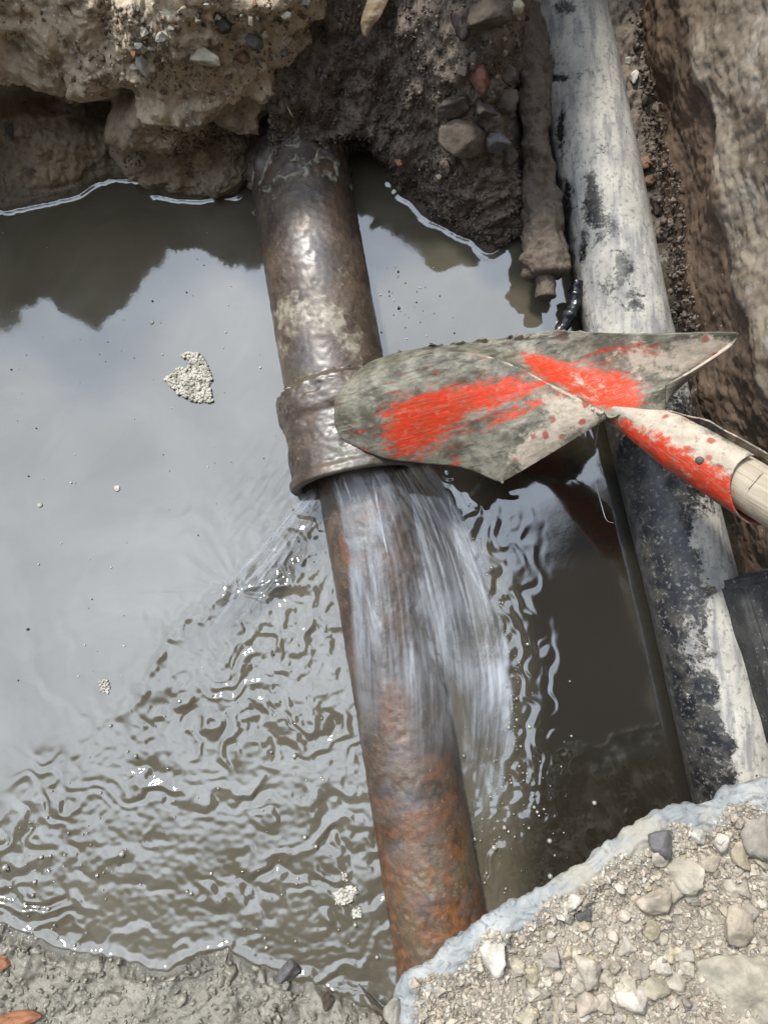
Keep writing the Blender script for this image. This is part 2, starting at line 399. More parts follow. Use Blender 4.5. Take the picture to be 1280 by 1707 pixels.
# middle slope of dark crumbly soil
MS = [(470, 330), (500, 300), (540, 282), (575, 262), (596, 254), (622, 262), (640, 290), (655, 315), (690, 345), (720, 372), (745, 382), (760, 395), (785, 402), (800, 415), (822, 424), (845, 405), (872, 396), (900, 410), (930, 430), (960, 440), (1000, 430), (1060, 420), (1120, 400)]
ms = jitter(arcpath(np.array([at(*p)[:2] for p in MS]), .003), .004, 35, 3.0)
n = len(ms); nv = 260
px, py, _ = proj(np.concatenate([ms, np.zeros((n, 1))], 1))
pr = np.array([[-.05, -.12], [0, 0], [.02, .035], [.05, .095], [.09, .18], [.14, .29], [.19, .42], [.23, .52], [.27, .59], [.32, .63], [.6, .62], [1.2, .58]])
pr2 = np.array([[-.05, -.12], [0, 0], [.03, .014], [.09, .02], [.17, .025], [.26, .03], [.35, .035], [.45, .045], [.55, .09], [.65, .30], [.8, .55], [1.2, .60]])
A, B = catmull(pr, np.linspace(0, 11, nv)), catmull(pr2, np.linspace(0, 11, nv))
w = ss(800, 888, px)[:, None, None]
O = (1 - w) * A[None] + w * B[None]
dirx = .10 + .0 * px
mss = np.stack([np.convolve(np.pad(ms[:, i], 22, 'edge'), kq, 'valid') for i in (0, 1)], -1); bl_ = ss(.0, .05, O[..., 0])
P = np.stack([ms[:, None, 0] * (1 - bl_) + mss[:, None, 0] * bl_ - O[..., 0] * .12 * (1 - w[..., 0]), ms[:, None, 1] * (1 - bl_) + mss[:, None, 1] * bl_ + O[..., 0], O[..., 1]], -1)
fade = ss(0, .02, np.abs(P[..., 2]))
f1, f2 = worley(P * 26); g1, _ = worley(P * 70)
d = .03 * fbm(P * 6, 3) + .014 * (.5 - f1) + .008 * (.45 - g1) + .008 * fbm(P * 30, 4, .6) + .004 * fbm(P * 110, 3, .6)
mound = np.exp(-((P[..., 0] + .115 - .18 * (P[..., 1] - .75)) / .11) ** 2) * ss(.04, .12, P[..., 2]) * ss(.44, .26, P[..., 2])
P[..., 1] -= .10 * mound
PM = displaced(P, d * fade, 1 if normals(P)[n // 2, 60][2] > 0 else -1)
add_patch('soil_slope', PM, [M['soil']])

# right wall of the trench
WB = [(985, -330), (1012, -160), (1038, 0), (1062, 130), (1080, 250), (1100, 380), (1122, 500), (1150, 620), (1180, 760), (1222, 940), (1262, 1100), (1300, 1250), (1340, 1400), (1420, 1650)]
wb = arcpath(np.array([at(p[0], p[1], .03)[:2] for p in WB]), .0035)
n = len(wb); hh = np.concatenate([[-.15], np.linspace(-.03, .55, 190), np.linspace(.56, .98, 50)])
tg = np.gradient(wb, axis=0); nr = np.stack([-tg[:, 1], tg[:, 0]], -1); nr /= np.linalg.norm(nr, axis=1)[:, None]
if nr[n // 2, 0] < 0: nr = -nr
s = np.cumsum(np.concatenate([[0], np.linalg.norm(np.diff(wb, axis=0), axis=1)]))
lean = .10 * np.clip(hh, 0, 2) + .05 * np.clip(hh - .2, 0, 2)
X = wb[:, None, 0] + nr[:, None, 0] * lean[None]; Y = wb[:, None, 1] + nr[:, None, 1] * lean[None]
P = np.stack([X, Y, np.broadcast_to(hh[None], X.shape)], -1)
SU = np.broadcast_to(s[:, None], X.shape); HV = P[..., 2]
st = fbm(np.stack([SU * 3, HV * 40 + 1.0 * fbm(np.stack([SU * 4, HV * 4, 0 * SU], -1), 2), 0 * SU], -1), 4, .6)
st2 = fbm(np.stack([SU * 10, HV * 160, 0 * SU + 3], -1), 3, .6)
ledge = ss(.17, .21, HV + .045 * fbm(np.stack([SU * 5, HV * 3, 0 * SU + 7], -1), 3))
d = .028 * fbm(P * 4.0, 3) + .0016 * st + .0006 * st2 + .004 * fbm(P * 45, 4, .6) + .016 * ledge - .02
PW = displaced(P, d, 1 if normals(P)[n // 2, 60][0] < 0 else -1)
k = 12
ex = []
for j in range(1, k + 1):
    e = PW[:, -1].copy(); o_ = (j / k) ** 1.5 * 1.6
    e[:, :2] += nr * o_; e[:, 2] = e[:, 2] * (1 - j / k) + .6 * j / k + .05 * fbm(e * 3, 3); ex.append(e)
PWf = np.concatenate([PW, np.stack(ex, 1)], 1)
hv = np.concatenate([HV, np.full((n, k), 1.0)], 1); lg = np.concatenate([ledge, np.ones((n, k))], 1)
su = np.concatenate([SU, np.broadcast_to(s[:, None], (n, k))], 1)
m = MB('trench wall clay')
stv = m.stretch((1, 1, 1), co=m.attr('flow', True))
def sv(sc): return m.stretch(sc, co=m.attr('flow', True))
brown = m.mix(m.ramp(m.noise(1, 6, .65, sv((7, 14, 1))), .36, .64), (.085, .056, .038), (.165, .115, .078))
brown = m.mix(m.ramp(m.noise(1, 5, .6, sv((22, 45, 1))), .52, .72, 0, .5), brown, (.036, .025, .02))
brown = m.mix(m.ramp(m.noise(1, 4, .6, sv((4, 50, 1))), .64, .70, 0, .35), brown, (.20, .16, .12))
grey = m.mix(m.ramp(m.noise(14, 6, .7), .36, .62), (.14, .108, .076), (.29, .24, .18))
grey = m.mix(m.ramp(m.noise(1, 6, .7, sv((12, 17, 1))), .52, .68), grey, (.42, .385, .33))
grey = m.mix(m.ramp(m.noise(1, 5, .7, sv((24, 34, 1))), .54, .70, 0, .5), grey, (.055, .05, .045))
grey = m.mix(m.ramp(m.noise(5, 5, .6), .58, .66), grey, (.15, .105, .07))
lf = m.math('ADD', m.attr('ledge'), m.math('MULTIPLY', m.math('SUBTRACT', m.noise(26, 5, .65), .5), 1.2))
c = m.mix(m.ramp(lf, .4, .75), brown, grey)
c = m.mix(m.ramp(m.noise(210, 3), .67, .72), c, (.4, .36, .3))
nb = m.bump(m.noise(1, 6, .65, sv((14, 60, 1))), .12, .005); nb = m.bump(m.noise(120, 7, .7), .4, .004, nb)
M['wall'] = m.fin(c, m.ramp(m.noise(30), .35, .65, .45, .9), nb, Specular_IOR_Level=.4)
o = link('trench_bank', mesh('trench_bank', PWf, gridq(*PWf.shape[:2]), [M['wall']], True, {'ledge': lg}, uv=np.stack([su, hv, 0 * su], -1)))
tag(o, kind='structure'); PATCHES.append(PWf.reshape(-1, 3))

# near right gravel ground, its lip plastered with smooth grey clay
ZS = .26
SE = [(640, 1790), (655, 1700), (650, 1655), (664, 1624), (700, 1596), (745, 1565), (800, 1525), (840, 1500), (905, 1470), (960, 1430), (1010, 1398), (1065, 1360), (1110, 1338), (1180, 1322), (1205, 1306), (1290, 1284), (1400, 1250), (1700, 1180)]
se = jitter(arcpath(np.array([at(p[0] + 5, p[1] + 13, ZS)[:2] for p in SE]), .0028), .003, 30, 5.0)
n = len(se); tg = np.gradient(se, axis=0); nr = np.stack([tg[:, 1], -tg[:, 0]], -1); nr /= np.linalg.norm(nr, axis=1)[:, None]
kk = np.ones(61) / 61
nr = np.stack([np.convolve(np.pad(nr[:, i], 30, 'edge'), kk, 'valid') for i in (0, 1)], -1); nr /= np.linalg.norm(nr, axis=1)[:, None]
pr = np.array([[.17, -.36], [.105, -.20], [.045, -.085], [.012, -.032], [0, -.014], [.006, -.002], [.022, .003], [.042, 0], [.060, -.004]])
inn = np.concatenate([catmull(pr, 70), np.stack([np.linspace(.063, .62, 170), np.full(170, -.004)], -1), np.stack([np.linspace(.65, 2.2, 24), np.full(24, 0.0)], -1)])
s = np.cumsum(np.concatenate([[0], np.linalg.norm(np.diff(se, axis=0), axis=1)]))
far = ss(.05, .6, inn[:, 0])
nd = np.array([.36, -.93])
Dir = nr[:, None, :] * (1 - far)[None, :, None] + nd * far[None, :, None]
P = np.stack([se[:, None, 0] + Dir[..., 0] * inn[None, :, 0], se[:, None, 1] + Dir[..., 1] * inn[None, :, 0], ZS + np.broadcast_to(inn[None, :, 1], (n, len(inn)))], -1)
T = np.broadcast_to(inn[None, :, 0], (n, len(inn))); SU = np.broadcast_to(s[:, None], T.shape)
rim = 1 - ss(.033, .047, T + .012 * fbm(v3(SU * 22, 2, 1), 3) + .02 * fbm(P * 14, 2))
g1, _ = worley(P * 60)
f1, _ = worley(P * 24)
layers = fbm(np.stack([SU * 9, T * 120 + 5 * fbm(np.stack([SU * 12, T * 10, 0 * T], -1), 2), 0 * T], -1), 3, .55)
d = rim * (.0028 * layers + .004 * fbm(P * 40, 3) + .004 * (.45 - worley(P * 42)[0])) + (1 - rim) * (.010 * fbm(P * 9, 3) + .007 * (.5 - f1) + .006 * (.45 - g1) + .0035 * fbm(P * 110, 3, .6) - .004)
PG = displaced(P, d, 1 if normals(P)[n // 2, 120][2] > 0 else -1)
m = MB('gravel ground')
rimc = m.mix(m.ramp(m.noise(18, 6, .6), .35, .65), (.25, .265, .265), (.40, .405, .39))
rimc = m.mix(m.ramp(m.noise(60, 6, .65, dist=1.5), .52, .66), rimc, (.17, .19, .20))
rimc = m.mix(m.ramp(m.noise(9, 5, .6), .52, .64, 0, .8), rimc, (.36, .33, .26))
du = m.mix(m.ramp(m.noise(8, 6, .6), .38, .62), (.30, .265, .21), (.42, .375, .305))
du = m.mix(m.ramp(m.noise(11, 5, .6, dist=.5), .56, .66, 0, .7), du, (.43, .32, .25))
du = m.mix(m.ramp(m.noise(60, 6, .7), .52, .70), du, (.19, .16, .14))
du = m.mix(m.ramp(m.noise(190, 4, .6), .57, .68), du, (.58, .52, .45))
rf = m.ramp(m.math('ADD', m.attr('rim'), m.math('MULTIPLY', m.math('SUBTRACT', m.noise(70, 5, .65), .5), .8)), .35, .65)
nb = m.bump(m.noise(130, 7, .7), .5, .005); nb = m.bump(m.noise(28, 6, .6, dist=1.0), .35, .01, nb)
M['gravel_ground'] = m.fin(m.mix(rf, du, rimc), m.ramp(rf, 0, 1, .95, .48), nb, Specular_IOR_Level=.4)
add_patch('gravel_ground', PG, [M['gravel_ground']], attrs={'rim': rim})

# near left bank of wet grey mud
MBK = [(-900, 1200), (-300, 1470), (-80, 1520), (0, 1534), (50, 1552), (80, 1568), (112, 1580), (160, 1592), (215, 1598), (250, 1612), (272, 1617), (300, 1598), (345, 1582), (385, 1576), (402, 1592), (440, 1606), (500, 1625), (560, 1650), (600, 1665), (640, 1690), (720, 1750), (860, 1800)]
mb = jitter(arcpath(np.array([at(*p)[:2] for p in MBK]), .0028), .0045, 45, 8.0)
mbs = np.stack([np.convolve(np.pad(mb[:, i], 22, 'edge'), kq, 'valid') for i in (0, 1)], -1)
n = len(mb); t = np.concatenate([[-.06, -.03], np.linspace(0, .30, 130), np.linspace(.32, 1.6, 24)])
zz = np.where(t < 0, t * 1.2, np.where(t < .3, .02 * ss(0, .02, t) + .26 * t, .098 + .15 * ss(.3, 1.0, t)))
bl_ = ss(.0, .04, t)[None]
P = np.stack([mb[:, None, 0] * (1 - bl_) + mbs[:, None, 0] * bl_ + .05 * t[None], mb[:, None, 1] * (1 - bl_) + mbs[:, None, 1] * bl_ - t[None], np.broadcast_to(zz[None], (n, len(t)))], -1)
f1, _ = worley(P * 22 + .4 * fbm(P * 15, 2)[..., None]); g1, _ = worley(P * 60); e1, _ = worley(P * 120)
d = .018 * fbm(P * 8, 3) + .015 * (.5 - f1) + .006 * (.45 - g1) + .003 * (.45 - e1) + .004 * fbm(P * 90, 3, .6)
PB = displaced(P, d * ss(0, .012, np.abs(P[..., 2])), 1 if normals(P)[n // 2, 60][2] > 0 else -1)
add_patch('mud_bank', PB, [M['mud']])

# open ground all round, out to the horizon
g = [(-1.3, 1.55), (1.9, 1.55), (1.9, -2.3), (-1.3, -2.3)]
rings = [0.0, .4, 1.2, 3, 8, 25, 150]
V, Q = [], []
ctr = np.array([.3, -.3]); N = 96
corn = []
for a in np.linspace(0, 2 * math.pi, N, endpoint=False):
    c, s_ = math.cos(a), math.sin(a); rr = 1 / max(abs(c) / 1.75, abs(s_) / 1.95); corn.append((c, s_, rr))
for r_ in rings:
    for c, s_, rr in corn: V.append((ctr[0] + c * (rr + r_), ctr[1] + s_ * (rr + r_), .5))
V = np.array(V); V[:, 2] += .03 * fbm(V * 2, 3)
o = link('ground', mesh('ground', V, gridq(len(rings), N, True), [M['dust']])); tag(o, kind='structure')

# ================================================================ WATER
def fine(a, b, lo, hi, st, co):
    return np.concatenate([np.arange(lo, a, co), np.arange(a, b, st), np.arange(b, hi, co)])
xs = fine(-.80, .66, -1.9, 1.4, .0026, .05); ys = fine(-.72, .80, -1.5, 1.3, .0026, .05)
X, Y = np.meshgrid(xs, ys, indexing='ij'); Z0 = np.zeros_like(X)
wx, wy, _ = proj(np.stack([X, Y, Z0], -1))
def polydist(x, y, L):
    d = np.full(x.shape, 1e9)
    for a, b in zip(L[:-1], L[1:]):
        vx, vy = b[0] - a[0], b[1] - a[1]; t = np.clip(((x - a[0]) * vx + (y - a[1]) * vy) / (vx * vx + vy * vy + 1e-12), 0, 1)
        d = np.minimum(d, np.hypot(x - a[0] - t * vx, y - a[1] - t * vy))
    return d
hgt = .0005 * fbm(np.stack([wx / 170, wy / 120, 0 * wx], -1), 2)
# churned water on the left, waves running out from where the side jet lands
bx = np.array([-400, -60, 60, 150, 240, 280, 380, 470, 520, 640]); by = np.array([1640, 1400, 1290, 1215, 1150, 1062, 985, 880, 800, 780])
sdv = wy - np.interp(wx, bx, by)
Tm = ss(-70, 150, sdv + 30 * fbm(np.stack([wx / 60, wy / 60, 0 * wx + 41], -1), 3)) * ss(20, -40, wx - (525 + .18 * (wy - 820) + 20))
Sx, Sy = 400, 985
rr = np.hypot(wx - Sx, (wy - Sy) * 1.0); th = np.arctan2(wy - Sy, wx - Sx)
wob = 2.2 * fbm(np.stack([wx / 95, wy / 95, 0 * wx + 5], -1), 3)
ang = np.cos(th - 1.6)
big = pn(np.stack([rr ** .75 * .120 + wob, th * 2.2, 0 * wx], -1)); mid = pn(np.stack([rr ** .75 * .25 + wob * 1.7, th * 5.5, 0 * wx + 9], -1)); sml = pn(np.stack([rr / 8.5 + wob * 2.5, th * 11, 0 * wx + 4], -1))
am = .25 + 1.15 * ss(-.3, .5, fbm(np.stack([wx / 130, wy / 90, 0 * wx + 2], -1), 2))
hgt += Tm * am * (.0066 * big + .0011 * mid + .0003 * sml)
hgt += .0016 * np.exp(-np.maximum(0, -sdv) / 110) * ss(60, -30, sdv) * ss(-20, 60, wx) * pn(np.stack([rr / 42 + wob * .6, th * 4, 0 * wx + 15], -1))
near = np.exp(-((wx - 460) / 150) ** 2 - ((wy - 1010) / 170) ** 2)
ch = fbm(np.stack([wx / 22, wy / 30, 0 * wx + 12], -1), 3)
hgt += Tm * near * (.0024 * ch) + Tm * .0005 * pn(np.stack([wx / 11, wy / 11, 0 * wx + 22], -1))
# the roll where fast water meets the still pool
hgt += .0030 * np.exp(-((sdv - 6) / 22) ** 2) * ss(120, 260, wx) * ss(470, 350, wx) * (.6 + fbm(np.stack([wx / 30, wy / 30, 0 * wx + 1], -1), 2))
# bow ripples beside the socket
bo = np.exp(-((wx - 450) / 60) ** 2 - ((wy - 840) / 60) ** 2)
hgt += bo * .0016 * pn(np.stack([(wx * .8 + wy * .6) / 11, (wy * .8 - wx * .6) / 40, 0 * wx], -1))
# rings off the falling sheet on the right
SR = [(700, 770), (745, 830), (785, 920), (820, 1010), (848, 1100), (855, 1190), (842, 1280), (815, 1370), (800, 1440), (790, 1500)]
dr = polydist(wx, wy, catmull(SR, 60)); al = wy
side = ss(-5, 12, wx - np.interp(wy, [p[1] for p in SR], [p[0] for p in SR]))
Rm = np.exp(-(dr / 62) ** 1.8) * side * ss(730, 800, wy)
wv = 1.6 * fbm(np.stack([wx / 45, wy / 60, 0 * wx + 3], -1), 2)
hgt += Rm * (.0046 * pn(np.stack([dr / 26 + wv, al / 85, 0 * wx + 6], -1)) + .0013 * pn(np.stack([dr / 11 + wv * 1.5, al / 26, 0 * wx + 8], -1)))
Rb = np.exp(-((wx - 870) / 90) ** 2 - ((wy - 1380) / 110) ** 2)
hgt += Rb * (.0022 * pn(np.stack([wx / 20, wy / 26, 0 * wx + 31], -1)) + .0009 * pn(np.stack([wx / 9, wy / 9, 0 * wx + 33], -1)))
# water creeps up where it touches the banks
for L, a in ((lb, .004), (ms, .0045), (mb, .004)):
    sel = (X > -.85) & (X < .6)
    dd = np.full(X.shape, 9.0); Ls = L[::2]; Ls = Ls[(Ls[:, 0] > -.85) & (Ls[:, 0] < .6)]
    ylo, yhi = Ls[:, 1].min() - .03, Ls[:, 1].max() + .03
    sel &= (Y > ylo) & (Y < yhi)
    dd[sel] = polydist(X[sel], Y[sel], Ls)
    hgt += a * np.exp(-(dd / .0055) ** 1.5)
silt = 1 - .93 * ss(-20, 90, wx - np.interp(wy, [0, 560, 800, 1100, 1500], [900, 900, 760, 830, 830])) * ss(380, 560, wy)  # falls over the right pool, to put its shade into the water colour
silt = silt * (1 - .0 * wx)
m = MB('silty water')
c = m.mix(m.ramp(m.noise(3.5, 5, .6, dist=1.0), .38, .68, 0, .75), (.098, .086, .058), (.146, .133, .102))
c = m.mix(m.attr('silt'), (.013, .0108, .0072), c)  # near-black base is the painted shade of the right pool
nb = m.bump(m.noise(55, 3, .5), .02, .004)
scum = m.ramp(m.noise(7, 6, .65, dist=1.2), .42, .72, .05, .085)
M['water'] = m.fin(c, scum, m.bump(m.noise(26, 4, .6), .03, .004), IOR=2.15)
o = link('water', mesh('water', np.stack([X, Y, hgt], -1), gridq(*X.shape), [M['water']], True, {'silt': silt})); tag(o, kind='structure')  # the water's silt attribute carries the painted shade of the right pool
def water_z(px, py): return .001

# ================================================================ PIPES
def tube(axis, Rf, nang=96, a0=0.0, a1=2 * math.pi, up=(0, 0, 1)):
    """axis (n,3), Rf radius per row -> P (n, nang, 3), radial normals, angles"""
    t = np.gradient(axis, axis=0); t /= np.linalg.norm(t, axis=1)[:, None]
    e = np.cross(t, np.array(up)); e /= np.linalg.norm(e, axis=1)[:, None]; u = np.cross(e, t)
    full = abs(a1 - a0) > 6.28
    an = np.linspace(a0, a1, nang, endpoint=not full)
    N = e[:, None] * np.cos(an)[None, :, None] + u[:, None] * np.sin(an)[None, :, None]
    Rf = np.broadcast_to(np.asarray(Rf, float), (len(axis),))
    return axis[:, None] + N * Rf[:, None, None], N, an

# rusty iron
def iron(name, rustamt, wet, dusty):
    m = MB(name)
    al = m.attr('flow', True)
    c = m.mix(m.ramp(m.noise(16, 6, .65), .36, .62), (.050, .033, .023), (.125, .087, .058))
    c = m.mix(m.ramp(m.noise(9, 6, .65, dist=.8), .60 - rustamt, .72 - rustamt, 0, .9), c, (.165, .072, .03))
    c = m.mix(m.ramp(m.noise(38, 6, .7), .55 - rustamt * .4, .70, 0, .85), c, (.085, .036, .018))
    sy = m.n.new('ShaderNodeSeparateXYZ'); m.l.new(m.geo, sy.inputs[0])
    rb = m.math('ADD', m.ramp(sy.outputs[1], -.16, -.52, 0, .34), m.math('MULTIPLY', m.noise(20, 7, .7, dist=.6), 1.0))
    c = m.mix(m.ramp(rb, .62, .82, 0, .9), c, m.mix(m.ramp(m.noise(60, 5, .6), .4, .62), (.085, .036, .012), (.23, .085, .022)))
    c = m.mix(m.ramp(m.noise(13, 6, .65, dist=.4), .55, .66, 0, .55), c, (.085, .072, .074))
    c = m.mix(m.ramp(m.noise(21, 6, .7, dist=.5), .58, .68, 0, .85), c, (.028, .026, .020))
    c = m.mix(m.ramp(m.noise(7, 5, .6), .58, .70, 0, .5), c, (.10, .095, .045))
    c = m.mix(m.ramp(m.noise(46, 6, .7, dist=.8), .60, .70, 0, dusty), c, (.30, .26, .20))
    c = m.mix(m.ramp(m.noise(200, 3, .6), .66, .74, 0, .6), c, (.4, .34, .27))
    c = m.mix(m.ramp(m.noise(300, 5, .7), .52, .66, 0, .75), c, (.035, .028, .022))
    c = m.mix(m.ramp(m.noise(95, 6, .7), .58, .68, 0, .6), c, (.20, .15, .11))
    c = m.mix(m.ramp(m.attr('clay'), .35, .75), c, m.mix(m.ramp(m.noise(70, 5, .6), .4, .6), (.17, .14, .095), (.34, .30, .23)))
    c = m.mix(m.ramp(m.attr('clay'), 1.25, 1.55), c, m.mix(m.ramp(m.noise(60, 6, .65), .35, .65), (.055, .042, .034), (.12, .094, .072)))
    n = m.bump(m.noise(140, 7, .7), .5, .004); n = m.bump(m.noise(34, 6, .65), .22, .006, n)
    return m.fin(c, m.ramp(m.noise(26, 5), .35, .68, wet[0], wet[1]), n, Specular_IOR_Level=.6, Coat_Weight=m.ramp(m.noise(6.5, 3), .46, .60, wet[2] * .4, .7), Coat_Roughness=.38, Coat_IOR=1.8)
M['iron'] = iron('wet rusty iron', .02, (.26, .62), .7) if False else iron('rusty iron', .02, (.36, .75, .55), .6)
M['iron_wet'] = iron('soaked rusty iron', .07, (.36, .66, .3), .25)

def pipe_mesh(name, axis, Rf, mat, rough=(.0008, .0007), nang=180, seed=0, clay=None, close=None, thick=None):
    P, N, an = tube(axis, Rf, nang)
    dsp = rough[0] * fbm(P * 22 + seed, 4) + rough[1] * fbm(P * 110 + seed, 3)
    dsp -= rough[0] * 1.1 * ss(.25, .55, fbm(P * 34 + seed * 2 + 9, 3)) 
    P = P + N * dsp[..., None]
    cl = np.zeros(P.shape[:2]) if clay is None else clay(P)
    P = P + N * (ss(.9, 1.8, cl) * (.006 + .007 * (.5 - worley(P * 45)[0]) + .004 * fbm(P * 40, 3)))[..., None]
    rows = [P]
    if thick:                                   # a visible end: lip and bore
        e = P[-1]; c = axis[-1]; t = axis[-1] - axis[-2]; t /= np.linalg.norm(t)
        rows += [(c + (e - c) * (1 - thick * .15) + t * .003)[None], (c + (e - c) * (1 - thick) + t * .001)[None], (c + (e - c) * (1 - thick) - t * .12)[None]]
    Pf = np.concatenate(rows); cf = np.concatenate([cl] + [np.zeros((1, nang))] * (len(rows) - 1))
    return mesh(name, Pf, gridq(Pf.shape[0], nang, True), [mat], True, {'clay': cf})

ZP = .028
ax_up = arcpath(ats([(470, 90, ZP), (500, 290, ZP), (543, 545, ZP), (572, 700, ZP), (580, 745, ZP)]), .003)
def clay_up(P):
    x, y, _ = proj(P)
    g = lambda a, b, sx, sy: np.exp(-((x - a) / sx) ** 2 - ((y - b) / sy) ** 2)
    c = 2.2 * ss(292, 240, y + .25 * (x - 500) + 90 * fbm(P * 30, 3)) + 1.0 * g(558, 535, 20, 30) + .75 * g(505, 515, 40, 28) + .5 * g(470, 560, 26, 60) + .6 * g(590, 580, 20, 30) 
    return c + .5 * fbm(P * 45, 4, .6) * (c > .15)
up = empty('iron_pipe', at(543, 545, -.06))
tag(up, 'upper rusty iron water pipe with a wide socket, coming out of the soil', 'pipe', 'rusty iron water main pipes')
b = link('pipe_barrel', pipe_mesh('pipe_barrel', ax_up, .0895, M['iron'], seed=1, clay=clay_up), up)
axc = arcpath(ats([(560, 640, ZP), (572, 700, ZP), (592, 800, ZP)]), .002)
sc_ = np.linspace(0, 1, len(axc))
Rc = .092 + .016 * ss(.02, .10, sc_) - .006 * ss(.30, .42, sc_) + .003 * ss(.55, .7, sc_) + .006 * ss(.88, .95, sc_)
col = link('socket_collar', pipe_mesh('socket_collar', axc, Rc, M['iron'], rough=(.0022, .0011), seed=5, thick=.16), up)

ax_lo = arcpath(ats([(596, 760, -.004), (607, 822, -.004), (662, 1130, -.002), (722, 1490, 0), (775, 1800, 0)]), .003)
me = pipe_mesh('iron_pipe_lower', ax_lo, .0775, M['iron_wet'], seed=9, rough=(.0008, .0007))
o = centred('iron_pipe', me); tag(o, 'lower soaked orange brown iron pipe with water rushing over its top', 'pipe', 'rusty iron water main pipes')

# silt coated plastic pipe on the right
ZR = .034
ax_r = arcpath(ats([(850, -420, ZR), (895, -190, ZR), (938, 0, ZR), (993, 270, ZR), (1046, 550, ZR), (1105, 790, ZR), (1160, 1010, ZR), (1224, 1290, ZR), (1290, 1560, ZR), (1350, 1800, ZR)]), .003)
P, N, an = tube(ax_r, .0735, 200)
P = P + N * (.0006 * fbm(P * 16, 3))[..., None]
x, y, _ = proj(P)
cx = np.interp(y, [0, 270, 550, 790, 1010, 1290], [945, 1001, 1047, 1108, 1160, 1226])
q = (x - cx) / 72.0                                  # -1 left edge .. 1 right edge as it lies
up_ = 1 - ss(520, 760, y)
silt = up_ * (.93 - .24 * ss(-.55, -1.0, q)) + (1 - up_) * (.08 + .70 * ss(.0, .5, q + .0007 * (y - 1000)) * ss(800, 960, y + 70 * q))
g = lambda a, b_, sx, sy, rot=0.0: np.exp(-(((x - a) * math.cos(rot) + (y - b_) * math.sin(rot)) / sx) ** 2 - ((-(x - a) * math.sin(rot) + (y - b_) * math.cos(rot)) / sy) ** 2)
for a, b_, sx, sy, w_ in ((985, 335, 13, 45, 1.1), (1000, 250, 18, 14, .45), (1010, 380, 24, 30, .5), (940, 12, 22, 14, .8), (912, 108, 16, 14, .9), (925, 130, 30, 7, .8), (935, 215, 7, 40, .7), (945, 340, 8, 50, .8), (1040, 440, 16, 30, .6), (1060, 500, 20, 30, .55), (1015, 480, 30, 22, .45), (972, 410, 7, 30, .7), (905, 60, 7, 40, .55), (985, 120, 26, 16, .3), (1060, 1440, 30, 30, 0)):
    silt = silt - w_ * g(a, b_, sx, sy)
for a, b_, sx, sy, w_ in ((1195, 1115, 40, 90, .5), (1160, 900, 16, 10, .7), (1225, 1205, 34, 60, .45), (1150, 1060, 14, 60, .3), (1085, 1045, 14, 20, .3), (1170, 880, 12, 8, .6)):
    silt = silt + w_ * g(a, b_, sx, sy)
for a, b_, sx, sy, w_ in ((1215, 1240, 18, 16, .8), (1190, 1240, 30, 25, .5), (1180, 1150, 26, 30, .35), (1185, 985, 12, 9, .7), (1155, 1010, 18, 8, .6), (1232, 1150, 7, 8, .6), (1228, 1207, 6, 6, .6), (1190, 1092, 10, 7, .5)):
    silt = silt - w_ * g(a, b_, sx, sy)
m = MB('silt coated black pipe')
sl = m.math('ADD', m.attr('silt'), m.math('ADD', m.math('MULTIPLY', m.math('SUBTRACT', m.noise(36, 8, .75, dist=.5), .5), 2.3), m.math('MULTIPLY', m.math('SUBTRACT', m.noise(170, 5, .7), .5), .9)))
sl = m.math('SUBTRACT', sl, m.ramp(m.vor(75), .05, .20, .35, 0))
mask = m.ramp(sl, .29, .62)
dry = m.mix(m.ramp(m.noise(12, 6, .65), .35, .65), (.38, .36, .32), (.55, .52, .455))
dry = m.mix(m.ramp(m.noise(1, 5, .6, m.stretch((60, 12, 60))), .44, .66, 0, .8), dry, (.20, .20, .205))
dry = m.mix(m.ramp(m.noise(120, 5, .7), .50, .66, 0, .75), dry, (.19, .18, .16))
blk = m.mix(m.ramp(m.noise(30, 6, .7), .40, .66, 0, .9), (.010, .011, .014), (.085, .078, .066))
blk = m.mix(m.ramp(m.noise(140, 4, .6), .54, .68, 0, .8), blk, (.20, .19, .17))
nb = m.bump(mask, .5, .0012); nb = m.bump(m.noise(150, 6, .7), .15, .002, nb)
tide = m.ramp(m.math('ADD', m.z(), m.math('MULTIPLY', m.math('SUBTRACT', m.noise(40, 5, .6), .5), .05)), .030, .060, 1, 0)
film = m.mix(m.ramp(m.noise(80, 7, .75), .38, .66), (.022, .020, .017), (.105, .092, .072))
M['ppipe'] = m.fin(m.mix(m.math('MULTIPLY', tide, .9), m.mix(mask, blk, dry), film), m.math('MAXIMUM', m.ramp(mask, 0, 1, .34, .8), m.math('MULTIPLY', tide, .62)), nb, Specular_IOR_Level=.45)
o = centred('plastic_pipe', mesh('plastic_pipe', P, gridq(len(ax_r), 200, True), [M['ppipe']], True, {'silt': silt}))
tag(o, 'long black plastic pipe half coated in dried white silt, passing under the shovel', 'pipe')

